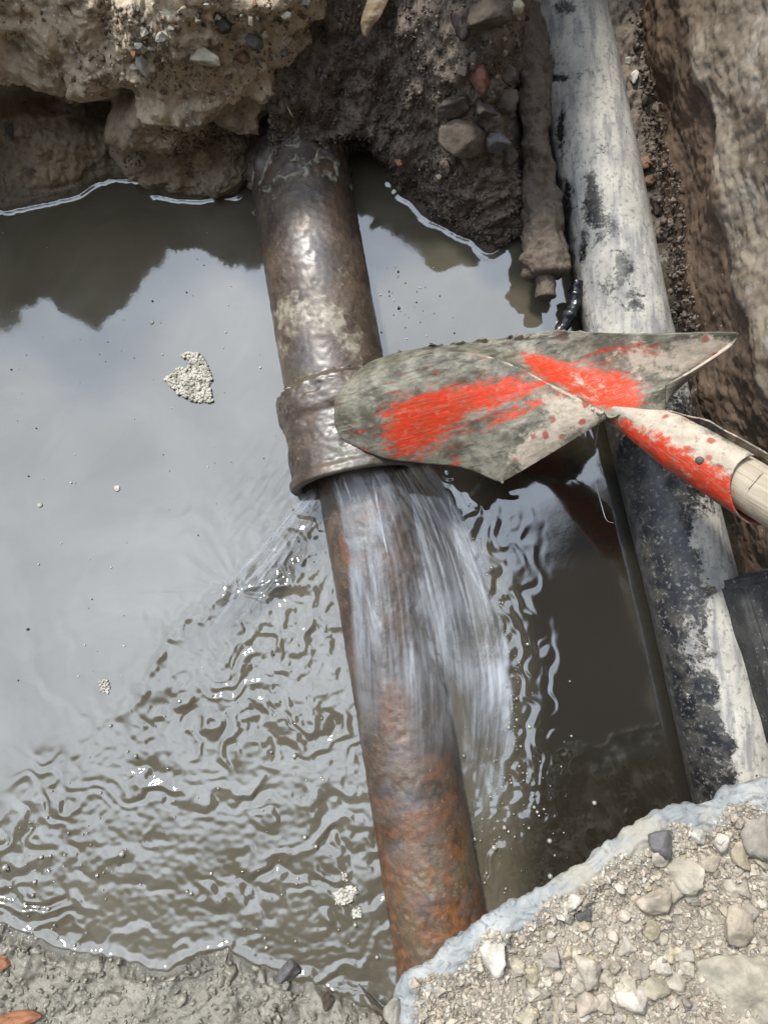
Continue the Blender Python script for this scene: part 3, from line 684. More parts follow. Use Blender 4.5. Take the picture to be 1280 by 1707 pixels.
# short mud caked pipe stub beside it
ax_s = arcpath(ats([(876, 20, .075), (884, 80, .075), (893, 250, .075), (905, 400, .07), (908, 455, .065)]), .0028)
s_ = np.linspace(0, 1, len(ax_s))
Rs = .028 + .004 * np.sin(s_ * 9) + .004 * ss(.45, .8, s_) + .004 * ss(.9, .97, s_)
P, N, an = tube(ax_s, Rs, 90)
w1, _ = worley(P * 40)
P = P + N * (.011 * fbm(P * 21, 4) + .006 * (.4 - w1) + .0015 * fbm(P * 120, 3))[..., None]
e = P[-1]; c = e.mean(0); t = ax_s[-1] - ax_s[-2]; t /= np.linalg.norm(t)
P = np.concatenate([P, (c + (e - c) * .92 + t * .006)[None], (c + (e - c) * .4 + t * .008)[None], (c + (e - c) * .02 + t * .006)[None]])
M['cake'] = soil('caked mud', (.06, .045, .035), (.125, .095, .07), (.17, .135, .10), (.32, .28, .22), wet_z=.01, scale=1.5)
ps = empty('old_pipe', at(893, 250, .05)); tag(ps, 'short brown mud caked pipe lying beside the white silted pipe', 'pipe')
link('pipe_barrel', mesh('old_pipe_barrel', P, gridq(len(P), 90, True), [M['cake']]), ps)
ax_t = arcpath(ats([(905, 440, .062), (908, 470, .06), (909, 495, .058)]), .002)
Pt, Nt, _ = tube(ax_t, .017, 60); Pt = Pt + Nt * (.003 * fbm(Pt * 45, 4))[..., None]
e = Pt[-1]; c = e.mean(0); Pt = np.concatenate([Pt, (c + (e - c) * .9)[None] + t * .002, (c + (e - c) * .05)[None] + t * .002])
link('inner_pipe_end', mesh('inner_pipe_end', Pt, gridq(len(Pt), 60, True), [M['cake']]), ps)

# ================================================================ SHOVEL
def steel_mat():
    m = MB('muddy red painted steel')
    pt = m.math('ADD', m.attr('paint'), m.math('ADD', m.math('MULTIPLY', m.math('SUBTRACT', m.noise(1, 8, .74, m.attr('flow', True)), .5), 1.7), m.math('MULTIPLY', m.math('SUBTRACT', m.noise(70, 6, .7), .5), .9)))
    mk = m.ramp(pt, .38, .74)
    mud = m.mix(m.ramp(m.noise(30, 6, .65), .35, .65), (.105, .098, .073), (.27, .25, .195))
    mud = m.mix(m.ramp(m.noise(1, 6, .65, m.attr('flow', True)), .50, .64, 0, .8), mud, (.058, .054, .042))
    red = m.mix(m.ramp(m.noise(45, 5, .6), .4, .65), (.60, .045, .014), (.47, .055, .022))
    red = m.mix(m.ramp(m.noise(70, 6, .7), .52, .68, 0, .5), red, (.50, .20, .13))
    dst = m.mix(m.ramp(m.noise(55, 6, .7), .35, .62), (.40, .34, .26), (.55, .465, .37))
    scr = m.ramp(m.noise(1, 3, .6, m.stretch((.7, 9, 1), (0, 0, .1), m.attr('flow', True))), .57, .64, 0, .75)
    red = m.mix(scr, red, m.mix(m.noise(60), (.16, .145, .11), (.36, .26, .19)))
    dst = m.mix(m.ramp(m.math('ADD', m.vor(38), m.math('MULTIPLY', m.math('SUBTRACT', m.noise(110, 5), .5), .35)), .14, .27, .9, 0), dst, (.36, .085, .05))
    dst = m.mix(m.ramp(m.noise(90, 5, .6), .60, .70, 0, .7), dst, (.22, .20, .155))
    df = m.ramp(m.math('ADD', m.attr('dust'), m.math('MULTIPLY', m.math('SUBTRACT', m.noise(50, 8, .74), .5), 1.9)), .36, .72)
    c = m.mix(mk, mud, red); c = m.mix(df, c, dst)
    n = m.bump(m.noise(1, 6, .7, m.attr('flow', True)), .3, .003); n = m.bump(m.noise(170, 6, .7), .35, .003, n)
    n = m.bump(m.math('SUBTRACT', 1.0, mk), .35, .0015, n)
    wetr = m.mix(mk, (.42, .42, .42), (.34, .34, .34))
    r = m.ramp(m.math('ADD', m.attr('dust'), m.ramp(m.noise(40), .3, .7, -.2, .2)), 0, .8, .34, .85)
    return m.fin(c, r, n, Specular_IOR_Level=.28)
M['steel'] = steel_mat()
lowE = ats([(557, 690, .132), (559, 712, .131), (578, 737, .132), (640, 764, .138), (700, 772, .146), (770, 780, .158), (830, 803, .176), (842, 801, .181), (926, 751, .215), (1012, 697, .250)])
def ruled(A, B, n, k, bulge, pw=1.0):
    a, b = catmull(A, n), catmull(B, n); n = len(a); v = np.linspace(0, 1, k)[None, :, None]
    P = a[:, None] * (1 - v) + b[:, None] * v
    bz = bulge(np.linspace(0, 1, n)[:, None], v[..., 0])
    P[..., 2] += bz; return P
C1 = ats([(557, 690, .132), (562, 678, .138), (590, 655, .150), (660, 622, .172), (730, 602, .196), (800, 600, .218), (860, 613, .236), (915, 640, .248), (960, 664, .254), (1012, 694, .256), (1036, 690, .253), (1062, 687, .250), (1090, 688, .252), (1108, 690, .256)])
C2 = ats([(557, 690, .132), (558, 668, .133), (572, 643, .134), (612, 606, .142), (680, 584, .155), (770, 573, .178), (850, 562, .200), (915, 552, .220), (985, 554, .240), (1080, 557, .275), (1212, 554, .315), (1225, 566, .312), (1168, 606, .290), (1108, 642, .272)])
TA = np.linspace(0, 9, 240); TB = np.concatenate([TA, np.linspace(9, 13, 81)[1:]])
UB = (TB / 13)[:, None]; UA = UB[:240]; u1 = np.linspace(0, 1, 240)[:, None]
fd = lambda U: ss(.52, .28, U); dome = lambda U, W: .040 * np.sin(np.pi * np.clip(U / .62, 0, 1)) ** .7 * np.sin(np.pi * W) ** .9
FA = ruled(lowE, C1[:10], TA, 90, lambda u, v: (1 - fd(UA)) * .030 * np.sin(np.pi * u1) ** .8 * np.sin(np.pi * v) * (1 - .5 * u1) + fd(UA) * dome(UA, .62 * v))
FB = ruled(C1, C2, TB, 90, lambda u, v: -.034 * ss(.35, .7, UB) * ss(1.0, .9, UB) * np.sin(np.pi * v) ** 1.1 + fd(UB) * dome(UB, .62 + .38 * v))
FA[:, -1] = FB[:240, 0]
V = np.concatenate([FA.reshape(-1, 3), FB.reshape(-1, 3)])
Qa = gridq(240, 90); Qb = gridq(320, 90) + FA.shape[0] * 90
x, y, _ = proj(V)
isB = np.arange(len(V)) >= FA.shape[0] * 90
g = lambda a, b_, sx, sy, rot=0.0: np.exp(-(((x - a) * math.cos(rot) + (y - b_) * math.sin(rot)) / sx) ** 2 - ((-(x - a) * math.sin(rot) + (y - b_) * math.cos(rot)) / sy) ** 2)
paint = .24 + .80 * g(698, 712, 60, 42, -.5) + .5 * g(760, 672, 70, 14, -.25) + .55 * g(810, 658, 130, 26, -.2) + .35 * g(860, 690, 80, 10, -.4) + .5 * g(790, 589, 10, 6) + .3 * g(760, 768, 10, 8)
paint = np.where(isB, .10 + .7 * g(905, 608, 45, 16, .45) + .9 * g(1020, 665, 50, 22, .2) + .75 * g(985, 630, 90, 28, .1) + .5 * g(1060, 585, 70, 18) + .5 * g(790, 589, 9, 6), paint)
# worn paint along the crease, dry dust on the shoulders
edge = np.concatenate([np.tile(np.linspace(0, 1, 90), 240), np.tile(np.linspace(1, 0, 90), 320)])
uu = np.concatenate([np.repeat(np.linspace(0, 1, 240), 90), np.repeat(TB / 13, 90)])
dust = np.where(isB, 1.0 * g(1170, 590, 60, 35, -.3) + .62 * g(1060, 600, 60, 40) + .5 * g(970, 640, 60, 40, .5) * (edge > .5) + .5 * ss(.96, 1, edge) * ss(.3, .5, uu), .95 * g(900, 745, 70, 32, -.6) + .7 * g(975, 690, 60, 30, .2) + .35 * g(905, 660, 60, 20, .3) + .6 * ss(.965, 1, edge) * ss(.4, .55, uu))
flow = np.stack([x / 62, y / 11 + x / 40, 0 * x], -1)
rim_ = ss(.86, .99, 1 - edge) * ss(.10, .2, uu) * ss(.72, .6, uu) * isB
lump = .0009 * ss(.0, .3, fbm(V * 70, 3)) * (1 - ss(.3, .6, paint)) * (1 - ss(.2, .5, dust)) + .0006 * fbm(V * 120, 3) + rim_ * .013 * ss(.0, .6, fbm(V * 22, 5, .62))
V[:, 2] += lump
nA = FA.shape[0] * 90; iA = np.arange(240) * 90
V[iA + 89] = V[nA + iA]
sh = empty('shovel', at(690, 690, .13)); tag(sh, 'muddy red shovel lying blade down across the pipe socket', 'shovel')
bl = link('blade', mesh('blade', V, np.concatenate([Qa, Qb]), [M['steel']], True, {'paint': paint, 'dust': dust}, uv=flow), sh)
w_ = bl.modifiers.new('weld', 'WELD'); w_.merge_threshold = .0004
s2 = bl.modifiers.new('thickness', 'SOLIDIFY'); s2.thickness = .0036; s2.offset = -1
# rolled socket with an open seam
a_s = arcpath(ats([(1024, 678, .226), (1075, 706, .245), (1130, 738, .266), (1200, 780, .292), (1300, 842, .325)]), .003)
k_ = np.linspace(0, 1, len(a_s))
Rt = .0235 + .0125 * ss(0, .5, k_) + .005 * k_
def sock(A, Rr, n, lo, hi):
    return tube(A, Rr, n, lo, hi)
P, N, an = sock(a_s, Rt, 130, R(150), R(150 + 338))
for j in range(130):
    an_ = 150 + 338 * j / 129.0; fj = .74 + .26 * (.5 - .5 * math.sin(R(an_)))
    s0_ = .27 * ss(.15, .9, .5 - .5 * math.cos(R(an_))); q_ = np.linspace((len(a_s) - 1) * s0_, (len(a_s) - 1) * fj, len(a_s))
    for arr in (P, N):
        arr[:, j] = np.stack([np.interp(q_, np.arange(len(a_s)), arr[:, j, c]) for c in range(3)], -1)
x, y, _ = proj(P)
k2 = np.broadcast_to(k_[:, None], P.shape[:2]); a2 = np.broadcast_to(np.linspace(0, 1, 130)[None], k2.shape)
P = P + N * (.0012 * fbm(P * 40, 3) + .006 * ss(.06, 0, a2) * ss(.1, .4, k2))[..., None]
pa = .10 + .75 * np.exp(-((x - 1095) / 45) ** 2 - ((y - 728) / 24) ** 2) + .75 * np.exp(-(((x - 1180) * .5 - (y - 800) * .87) / 22) ** 2) * ss(.0, .3, k2) + .2
du_ = .62 * np.exp(-(((x - 1180) * .5 - (y - 745) * .87) / 26) ** 2) + .25
so = link('socket', mesh('socket', P, gridq(len(a_s), 130)[:, ::-1], [M['steel']], True, {'paint': pa, 'dust': du_}, uv=np.stack([k2 * 8, a2 * 12, 0 * k2], -1)), sh)
s2 = so.modifiers.new('thickness', 'SOLIDIFY'); s2.thickness = .0022; s2.offset = 0
cut = k_ < .80
# rivet
rv = at(1166, 762, .318); V_, Q_ = blob(3, 2, .06)
rp = bpy.data.objects
m = MB('rivet'); M['rivet'] = m.fin((.09, .075, .06), .6, m.bump(m.noise(200), .4, .002))
V_ = V_ * np.array([.0062, .0062, .003])
link('rivet', mesh('rivet', V_, Q_, [M['rivet']]), so, loc=Vector((0, 0, 0)))
rivet = bpy.data.objects[-1] if False else so.children[0]
# place the rivet on the socket's upper side
px_, py_, dp_ = proj(P); dd = np.hypot(px_ - 1166, py_ - 768) + 400 * (dp_ - dp_.min()); ii = np.unravel_index(np.argmin(dd), dd.shape)
rivet.location = Vector(P[ii].tolist()); rivet.rotation_euler = Vector(N[ii].tolist()).to_track_quat('Z', 'Y').to_euler()
m = MB('weathered wood')
gr = m.attr('flow', True)
c = m.mix(m.ramp(m.noise(1, 6, .6, m.stretch((1.5, 40, 1), co=gr)), .35, .65), (.34, .28, .20), (.50, .43, .33))
c = m.mix(m.ramp(m.noise(1, 5, .6, m.stretch((4, 70, 1), co=gr)), .60, .70, 0, .8), c, (.16, .12, .09))
c = m.mix(m.ramp(m.noise(40, 5, .6), .58, .68, 0, .6), c, (.24, .21, .16))
M['wood'] = m.fin(c, .8, m.bump(m.noise(1, 6, .6, m.stretch((2, 60, 1), co=gr)), .35, .003))
a_h = arcpath(ats([(1185, 771, .286), (1240, 804, .303), (1300, 841, .325), (1700, 1075, .47), (2300, 1400, .66)]), .004)
P, N, an = tube(a_h, .0335, 80)
P = P + N * (.0009 * fbm(P * 30, 3))[..., None]
kk_ = np.broadcast_to(np.cumsum(np.full(len(a_h), .004))[:, None], P.shape[:2]); aa_ = np.broadcast_to(np.linspace(0, 1, 80)[None], kk_.shape)
link('handle', mesh('handle', P, gridq(len(a_h), 80, True)[:, ::-1], [M['wood']], True, uv=np.stack([kk_ * 6, aa_, 0 * aa_], -1)), sh)

# ================================================================ RUSHING WATER
def stream_mat(name, lo, hi, strk):
    m = MB(name); fl = m.attr('flow', True)
    a = m.noise(1, 5, .62, m.stretch((strk, 1.5, 1), co=fl), dist=.25)
    b_ = m.noise(1, 5, .65, m.stretch((strk * 4, 9, 1), co=fl), dist=.3)
    c_ = m.noise(1, 6, .66, m.stretch((3.6, 3.8, 1), co=fl), dist=.6)
    f = m.math('ADD', m.math('MULTIPLY', a, .24), m.math('ADD', m.math('MULTIPLY', b_, .10), m.math('MULTIPLY', c_, .78)))
    op = m.math('MULTIPLY', m.ramp(f, .46, .68, lo, hi), m.attr('body'), True)
    col = m.mix(m.ramp(a, .4, .62), (.26, .28, .31), (.50, .525, .56))
    nb = m.bump(m.math('ADD', a, m.math('MULTIPLY', b_, .3)), .18, .006); nb = m.bump(c_, .35, .01, nb)
    m.fin(col, .34, nb, IOR=1.5, Specular_IOR_Level=.6)
    tr = m.n.new('ShaderNodeBsdfTransparent'); tr.inputs[0].default_value = (.97, .97, .97, 1)
    gl = m.n.new('ShaderNodeBsdfGlossy'); gl.inputs['Roughness'].default_value = .28; m.l.new(nb, gl.inputs['Normal'])
    fr = m.n.new('ShaderNodeFresnel'); fr.inputs['IOR'].default_value = 1.6; m.l.new(nb, fr.inputs['Normal'])
    m1 = m.n.new('ShaderNodeMixShader'); m.l.new(m.math('MULTIPLY', fr.outputs[0], m.attr('body')), m1.inputs[0]); m.l.new(tr.outputs[0], m1.inputs[1]); m.l.new(gl.outputs[0], m1.inputs[2])
    m2 = m.n.new('ShaderNodeMixShader'); m.l.new(op, m2.inputs[0]); m.l.new(m1.outputs[0], m2.inputs[1]); m.l.new(m.b.outputs[0], m2.inputs[2])
    m.l.new(m2.outputs[0], m.out.inputs['Surface']); return m.m
M['stream'] = stream_mat('rushing water', .04, .72, 6)
Le = np.array([(545, 792), (563, 850), (575, 930), (582, 1020), (586, 1110), (592, 1200), (600, 1290), (618, 1400)], float)
Re = np.array([(716, 770), (768, 850), (808, 940), (838, 1030), (856, 1120), (856, 1210), (842, 1300), (812, 1420)], float)
nu, nv = 300, 180
L_, R_ = catmull(Le, nu), catmull(Re, nu); v = np.linspace(0, 1, nv)[None, :]; u = np.linspace(0, 1, nu)[:, None]
px = L_[:, None, 0] * (1 - v) + R_[:, None, 0] * v; py = L_[:, None, 1] * (1 - v) + R_[:, None, 1] * v
# the sheet lies on the pipe at left and arches clear of it at right
fall = np.clip(1 - (u / .82) ** 2, 0, 1)
zz = np.zeros((nu, nv))
zz[:] = .085 + .012 * np.exp(-u * 3)
P = np.zeros((nu, nv, 3))
axp = np.array(ax_lo)
for it in range(3):
    for k in range(3):
        pass
    d0 = (px - W0 / 2) / F; d1 = -(py - H0 / 2) / F
    dz = d1 * SA - CA; t_ = (zz - H) / dz
    X_, Y_ = d0 * t_, (d1 * CA + SA) * t_
    cxp = np.interp(-Y_, -axp[:, 1], axp[:, 0]); off = (X_ - cxp) * math.cos(math.atan(.176))
    pz = np.sqrt(np.clip(.081 ** 2 - off ** 2, 0, None)); pz = np.where(np.abs(off) < .081, pz - .002, 0)
    arch = (.088 - .075 * np.clip((off - .02) / .12, 0, 1) ** 1.6) * fall ** .6 * ss(0, .02, off + .0) + .002
    zz = np.maximum(pz + .004, np.where(off > 0, arch, 0)) + .002
P = np.stack([X_, Y_, zz], -1)
fl = np.stack([np.broadcast_to(v, (nu, nv)), np.broadcast_to(u, (nu, nv)), 0 * zz], -1)
dsp = .0035 * fbm(np.stack([v * 11 + 0 * u, u * 2.2 + 0 * v, 0 * zz], -1), 3) + .0012 * fbm(np.stack([v * 40 + 0 * u, u * 6 + 0 * v, 0 * zz + 3], -1), 2)
P[..., 2] += dsp + .003
endl = .86 + .10 * fbm(np.stack([v * 3 + 0 * u, 0 * zz, 0 * zz + 1], -1), 2) + .30 * ss(.62, .85, v)
body = ss(0, .05, v + .02 * fbm(np.stack([u * 9 + 0 * v, 0 * zz, 0 * zz], -1), 2)) * ss(0, .03, u) * ss(0, .42, endl - u) * ss(1, .80, u) * ss(1.0, .955, v + .035 * fbm(np.stack([u * 13 + 0 * v, v * 3 + 0 * u, 0 * zz + 6], -1), 3))
body = body * (.62 + .38 * ss(.0, .35, u)) 
o = link('water_stream', mesh('water_stream', P, gridq(nu, nv)[:, ::-1], [M['stream']], True, {'body': body}, uv=fl)); tag(o, kind='structure')

# side jet shooting out on the left of the joint
J1 = np.array([(522, 806), (480, 850), (430, 910), (380, 965), (330, 1030), (300, 1075)], float); J2 = np.array([(535, 838), (520, 880), (490, 940), (450, 1000), (400, 1060), (350, 1110)], float)
nu2, nv2 = 160, 70
a, b_ = catmull(J1, nu2), catmull(J2, nu2); v = np.linspace(0, 1, nv2)[None]; u = np.linspace(0, 1, nu2)[:, None]
zz = .055 * (1 - u) ** 1.3 + .006 + .010 * np.sin(np.pi * v) * (1 - u)
px = a[:, None, 0] * (1 - v) + b_[:, None, 0] * v; py = a[:, None, 1] * (1 - v) + b_[:, None, 1] * v
d0 = (px - W0 / 2) / F; d1 = -(py - H0 / 2) / F; t_ = (zz - H) / (d1 * SA - CA)
P = np.stack([d0 * t_, (d1 * CA + SA) * t_, zz + .003 * fbm(np.stack([v * 8 + 0 * u, u * 3 + 0 * v, 0 * zz], -1), 3)], -1)
M['jet'] = stream_mat('side jet water', .0, .55, 9)
body = ss(0, .12, v) * ss(1, .7, v) * ss(0, .05, u) * ss(1, .35, u) * .8
o = link('water_jet', mesh('water_jet', P, gridq(nu2, nv2), [M['jet']], True, {'body': body}, uv=np.stack([np.broadcast_to(v, zz.shape), np.broadcast_to(u, zz.shape), 0 * zz], -1))); tag(o, kind='structure')

# ================================================================ STONES AND LOOSE THINGS
ALLP = np.concatenate(PATCHES); apx, apy, adp = proj(ALLP)
vis = (apx > -60) & (apx < 1340) & (apy > -60) & (apy < 1770) & (adp > .3)
ALLP, apx, apy, adp = ALLP[vis], apx[vis], apy[vis], adp[vis]
def surf(px, py):
    s_ = np.where((np.abs(apx - px) < 9) & (np.abs(apy - py) < 9))[0]
    if not len(s_): s_ = np.array([np.argmin(np.hypot(apx - px, apy - py))])
    i = s_[np.argmin(adp[s_])]; return ray(px, py) * (adp[i] + .003) + np.array([0, 0, H]), adp[i]
ROCKS = [mesh('rock_%d' % k, *rock(100 + k, 16, .72, 3, .05, .12), [], False) for k in range(14)]
SM = [mesh('pebble_%d' % k, *rock(300 + k, 11, .8, 1, .03, .10), [], False) for k in range(12)]
for me in ROCKS:
    me.polygons.foreach_set('use_smooth', np.ones(len(me.polygons), bool))
def put_stone(name, px, py, w, h, rot, mat, label, cat, group=None, kind=ROCKS, k=None, sink=.25, flat=.6):
    p, dp = surf(px, py); me = (random.choice(kind) if k is None else kind[k % len(kind)])
    key = me.name + mat
    if key not in CACHE:
        c = me.copy(); c.materials.clear(); c.materials.append(M[mat]); CACHE[key] = c
    o = bpy.data.objects.new(name, CACHE[key]); COL.objects.link(o)
    sx, sy = w * dp / F / 2, h * dp / F / 2; sz = min(sx, sy) * 1.1 * flat / .6
    o.scale = (sx, sy, sz); o.rotation_euler = (random.uniform(-.25, .25), random.uniform(-.25, .25), R(rot))
    v = Vector((0, 0, H)) - Vector(p.tolist()); v.normalize()
    o.location = Vector(p.tolist()) + v * (sz * (.5 - sink))
    return tag(o, label, cat, group)
CACHE = {}
ST = [  # on the gravel ground
 (1140, 1457, 78, 62, -15, 'stone', 'large squarish grey stone lying just below the clay lip'),
 (1090, 1500, 62, 66, 20, 'stone', 'angular beige stone with a flat face beside the large grey stone'),
 (1262, 1398, 62, 84, 10, 'stone', 'big beige stone cut off by the right edge of the photo under the clay lip'),
 (974, 1614, 56, 58, 5, 'stone', 'chunky cream stone in the middle of the gravel'),
 (974, 1668, 44, 52, 0, 'stone', 'pale cube shaped stone near the bottom edge of the gravel'),
 (1066, 1664, 64, 58, 35, 'stone', 'diamond shaped tan stone near the bottom edge of the gravel'),
 (1090, 1650, 46, 50, -20, 'stone', 'yellowish angular stone touching the diamond shaped tan stone'),
 (1208, 1525, 34, 32, 30, 'pale', 'small smooth pale stone on its own above the big rock slab'),
 (1228, 1540, 70, 60, 40, 'stone', 'wedge shaped grey stone leaning on the big rock slab'),
 (1232, 1430, 30, 50, 5, 'stone', 'narrow upright tan stone by the right clay lip'),
 (1160, 1390, 28, 38, 30, 'pale', 'small white stone against the clay lip'),
 (1104, 1410, 46, 50, 0, 'slate', 'rounded blue grey clay lump stuck on the clay lip'),
 (1126, 1640, 40, 36, 10, 'stone', 'blocky grey stone right of the yellowish angular stone'),
 (1125, 1592, 36, 24, 0, 'pale', 'flat pale yellow stone above the blocky grey stone'),
 (822, 1592, 50, 70, 0, 'pale', 'tall crumbly whitish clod below the clay lip'),
 (972, 1525, 30, 36, 20, 'slate', 'dark grey rounded stone left of the angular beige stone'),
 (1180, 1440, 40, 34, 10, 'stone', 'tan block stone right of the large squarish grey stone'),
]
for k, (px, py, w, h, rot, mt, lab) in enumerate(ST):
    put_stone('stone' if 'lump' not in lab and 'clod' not in lab else 'clay_lump', px, py, w, h, rot, mt, lab, 'stone' if 'lump' not in lab and 'clod' not in lab else 'lump', k=k)
# the big rock slab in the corner
p, dp = surf(1260, 1665)
V_, Q_ = rock(777, 22, .5, 5, .07, .06); 
o = link('rock_slab', mesh('rock_slab', V_, Q_, [stone_mat('slab rock', [(.37, .335, .26)], speck=(.25, .22, .17))], True), loc=Vector(at(1275, 1680, ZS - .02).tolist())); o.scale = (.135, .10, .11); o.rotation_euler = (R(12), R(-8), R(38))
tag(o, 'large flat beige rock slab in the bottom right corner of the gravel', 'rock')
# scattered countable gravel
def in_gravel(px, py):
    ex = [p[0] for p in SE[2:]]; ey = [p[1] for p in SE[2:]]
    return py > np.interp(px, ex, ey) + 62 + 18 * math.sin(px * .05) and px > 690
r_ = random.Random(5); cnt = 0
dens = lambda px, py: .25 + .75 * (px > 860) * 1.0
while cnt < 240:
    px, py = r_.uniform(700, 1285), r_.uniform(1340, 1712)
    if not in_gravel(px, py) or (px > 1175 and py > 1590) or r_.random() > dens(px, py): continue
    s_ = min(36, 11 + r_.expovariate(1 / 7.5))
    big = s_ > 15
    put_stone('gravel_stone', px, py, s_ * r_.uniform(.85, 1.3), s_ * r_.uniform(.8, 1.1), r_.uniform(0, 360), 'stone',
              'walnut sized pale stone scattered among the dry gravel' if big else 'pea sized pale pebble among the dry gravel', 'stone', 'loose stones on the dry gravel', kind=ROCKS if big else SM, sink=.42, flat=.75)
    cnt += 1
# grit too fine to count
rg = np.random.default_rng(4)
def on_patch(Pt, n, test):
    out = []; a = Pt.reshape(-1, 3); x, y, dp = proj(a); ok = test(x, y, a); a = a[ok]
    i = rg.integers(0, len(a), n); return a[i] + rg.normal(scale=.002, size=(n, 3)) * np.array([1, 1, .3])
tmpl = [rock(500 + k, 9, .85, 0, 0) for k in range(8)]
tmpl2 = [rock(600 + k, 12, .8, 1, .10, .18) for k in range(10)]
gx = [p[0] for p in SE[2:]]; gy = [p[1] for p in SE[2:]]
Pg = on_patch(PG, 20000, lambda x, y, a: (x > 690) & (x < 1320) & (y < 1760) & (y > np.interp(x, gx, gy) + 52 + 14 * np.sin(x * .06)))
o = link('gravel_grit', scatter('gravel_grit', tmpl, Pg, rg.gamma(2.2, .0007, len(Pg)) + .0007, [M['grit']], rg, False)); tag(o, kind='stuff')
Ps = on_patch(PM, 14000, lambda x, y, a: (x > 440) & (x < 960) & (y > -30) & (a[:, 2] > .012) & (a[:, 2] < .6))
o = link('soil_crumbs', scatter('soil_crumbs', tmpl2, Ps, rg.gamma(1.6, .0007, len(Ps)) + .0008, [M['crumb']], rg)); tag(o, kind='stuff')
Pb = on_patch(PL, 6500, lambda x, y, a: (x > -30) & (x < 580) & (y > -30) & (a[:, 2] > .03) & (fbm(a * 9, 2) + .6 * (y < 130) * (x > 210) > .12))
o = link('bank_crumbs', scatter('bank_crumbs', tmpl2 + tmpl, Pb, rg.gamma(1.6, .0008, len(Pb)) + .0007, [M['bankcrumb']], rg)) if False else link('bank_crumbs', scatter('bank_crumbs', tmpl2, Pb, rg.gamma(1.6, .0008, len(Pb)) + .0007, [M['bankcrumb']], rg)); tag(o, kind='stuff')
Pm = on_patch(PB, 700, lambda x, y, a: (x > -40) & (x < 680) & (y < 1760) & (a[:, 2] > .006))
o = link('mud_lumps', scatter('mud_lumps', tmpl2, Pm, rg.gamma(2.0, .0013, len(Pm)) + .0012, [M['mudcrumb']], rg)); tag(o, kind='stuff')
Pr = on_patch(PW, 900, lambda x, y, a: (a[:, 2] < .05) & (a[:, 2] > -.02) & (y > -60) & (y < 560))
Pr = Pr + np.array([-.02, 0, .03]) * rg.random((len(Pr), 1)) 
o = link('trench_crumbs', scatter('trench_crumbs', tmpl2, Pr, rg.gamma(1.8, .0011, len(Pr)) + .0010, [M['crumb']], rg)); tag(o, kind='stuff')

SB = [  # stones and clods in the banks
 (768, 39, 42, 48, 10, 'clod', 'rounded brown stone high on the dark soil slope', 'stone'),
 (805, 28, 76, 72, 0, 'clod', 'largest brown clod at the top of the dark soil slope', 'clod'),
 (805, 127, 36, 56, 12, 'brick', 'dull red brick chunk set in the dark soil slope', 'brick'),
 (755, 176, 60, 40, -10, 'clod', 'flat grey brown clod left of the long brown clod', 'clod'),
 (800, 178, 76, 40, -15, 'clod', 'long brown clod under the red brick chunk', 'clod'),
 (772, 230, 84, 62, 5, 'clod', 'broad rounded clod in the middle of the slope below the long brown clod', 'clod'),
 (830, 238, 38, 40, 20, 'slate', 'grey angular stone beside the broad rounded clod', 'stone'),
 (848, 260, 30, 42, 0, 'rust_stone', 'yellow brown stone just left of the mud caked pipe', 'stone'),
 (666, 272, 16, 14, 0, 'orange', 'tiny orange pebble above the waterline of the soil slope', 'pebble'),
 (754, 268, 20, 17, 0, 'slate', 'small grey pebble under the broad rounded clod', 'pebble'),
 (772, 110, 22, 40, -10, 'stone', 'pale pitted stone left of the red brick chunk', 'stone'),
 (844, 168, 46, 50, 0, 'clod', 'brown clod between the long brown clod and the mud caked pipe', 'clod'),
 (846, 125, 32, 42, 20, 'clod', 'pointed clod right of the red brick chunk', 'clod'),
 (860, 12, 26, 26, 0, 'pale', 'cream pebble wedged against the top of the white silted pipe', 'pebble'),
 (745, 282, 16, 16, 0, 'slate', 'bluish pebble below the small grey pebble', 'pebble'),
 (337, 97, 54, 38, -10, 'pale', 'pale buff stone sticking out of the left bank', 'stone'),
 (242, 108, 26, 34, 0, 'pale', 'white crumbly stone at the left of the stony bank crust', 'stone'),
 (270, 61, 24, 18, 10, 'pale', 'bright white pebble above the pale buff stone', 'pebble'),
 (327, 32, 20, 16, 0, 'pale', 'small white pebble near the top of the left bank', 'pebble'),
 (425, 70, 30, 28, 30, 'slate', 'dark grey slate chip in the left bank crust', 'stone'),
 (17, 225, 18, 32, -10, 'slate', 'narrow grey slate chip under the overhang at the far left', 'stone'),
 (476, 26, 18, 14, 0, 'pale', 'cream pebble near the right corner of the left bank', 'pebble'),
 (375, 45, 34, 30, 0, 'clod', 'dark brown clod lodged in the left bank crust', 'clod'),
 (405, 95, 26, 28, 0, 'rust_stone', 'rusty stone right of the pale buff stone', 'stone'),
 (1046, 101, 13, 13, 0, 'pale', 'tiny white pebble behind the silted pipe', 'pebble'),
 (1057, 128, 14, 24, -15, 'pale', 'slim white pebble behind the silted pipe', 'pebble'),
 (1077, 272, 30, 38, 0, 'rust_stone', 'orange brown stone wedged between the silted pipe and the trench wall', 'stone'),
 (1081, 302, 22, 22, 0, 'rust_stone', 'pinkish pebble under the orange brown stone', 'pebble'),
 (1093, 340, 30, 34, 0, 'clod', 'grey clod behind the silted pipe below the pinkish pebble', 'clod'),
 (3, 1606, 26, 34, 20, 'orange', 'orange brick bit on the wet mud at the left edge', 'brick'),
 (30, 1705, 110, 36, 10, 'orange', 'orange brick slab half buried in the mud at the bottom left corner', 'brick'),
 (478, 1622, 52, 40, 25, 'slate', 'dark wet stone at the waterline of the near mud bank', 'stone'),
 (540, 1668, 40, 30, 0, 'clod', 'brown wet clod beside the dark wet stone', 'clod'),
 (636, 1650, 44, 70, -30, 'slate', 'grey pointed stone wedged against the gravel corner', 'stone'),
 (655, 1690, 34, 60, 0, 'stone', 'beige crumbly stone below the grey pointed stone', 'stone'),
]
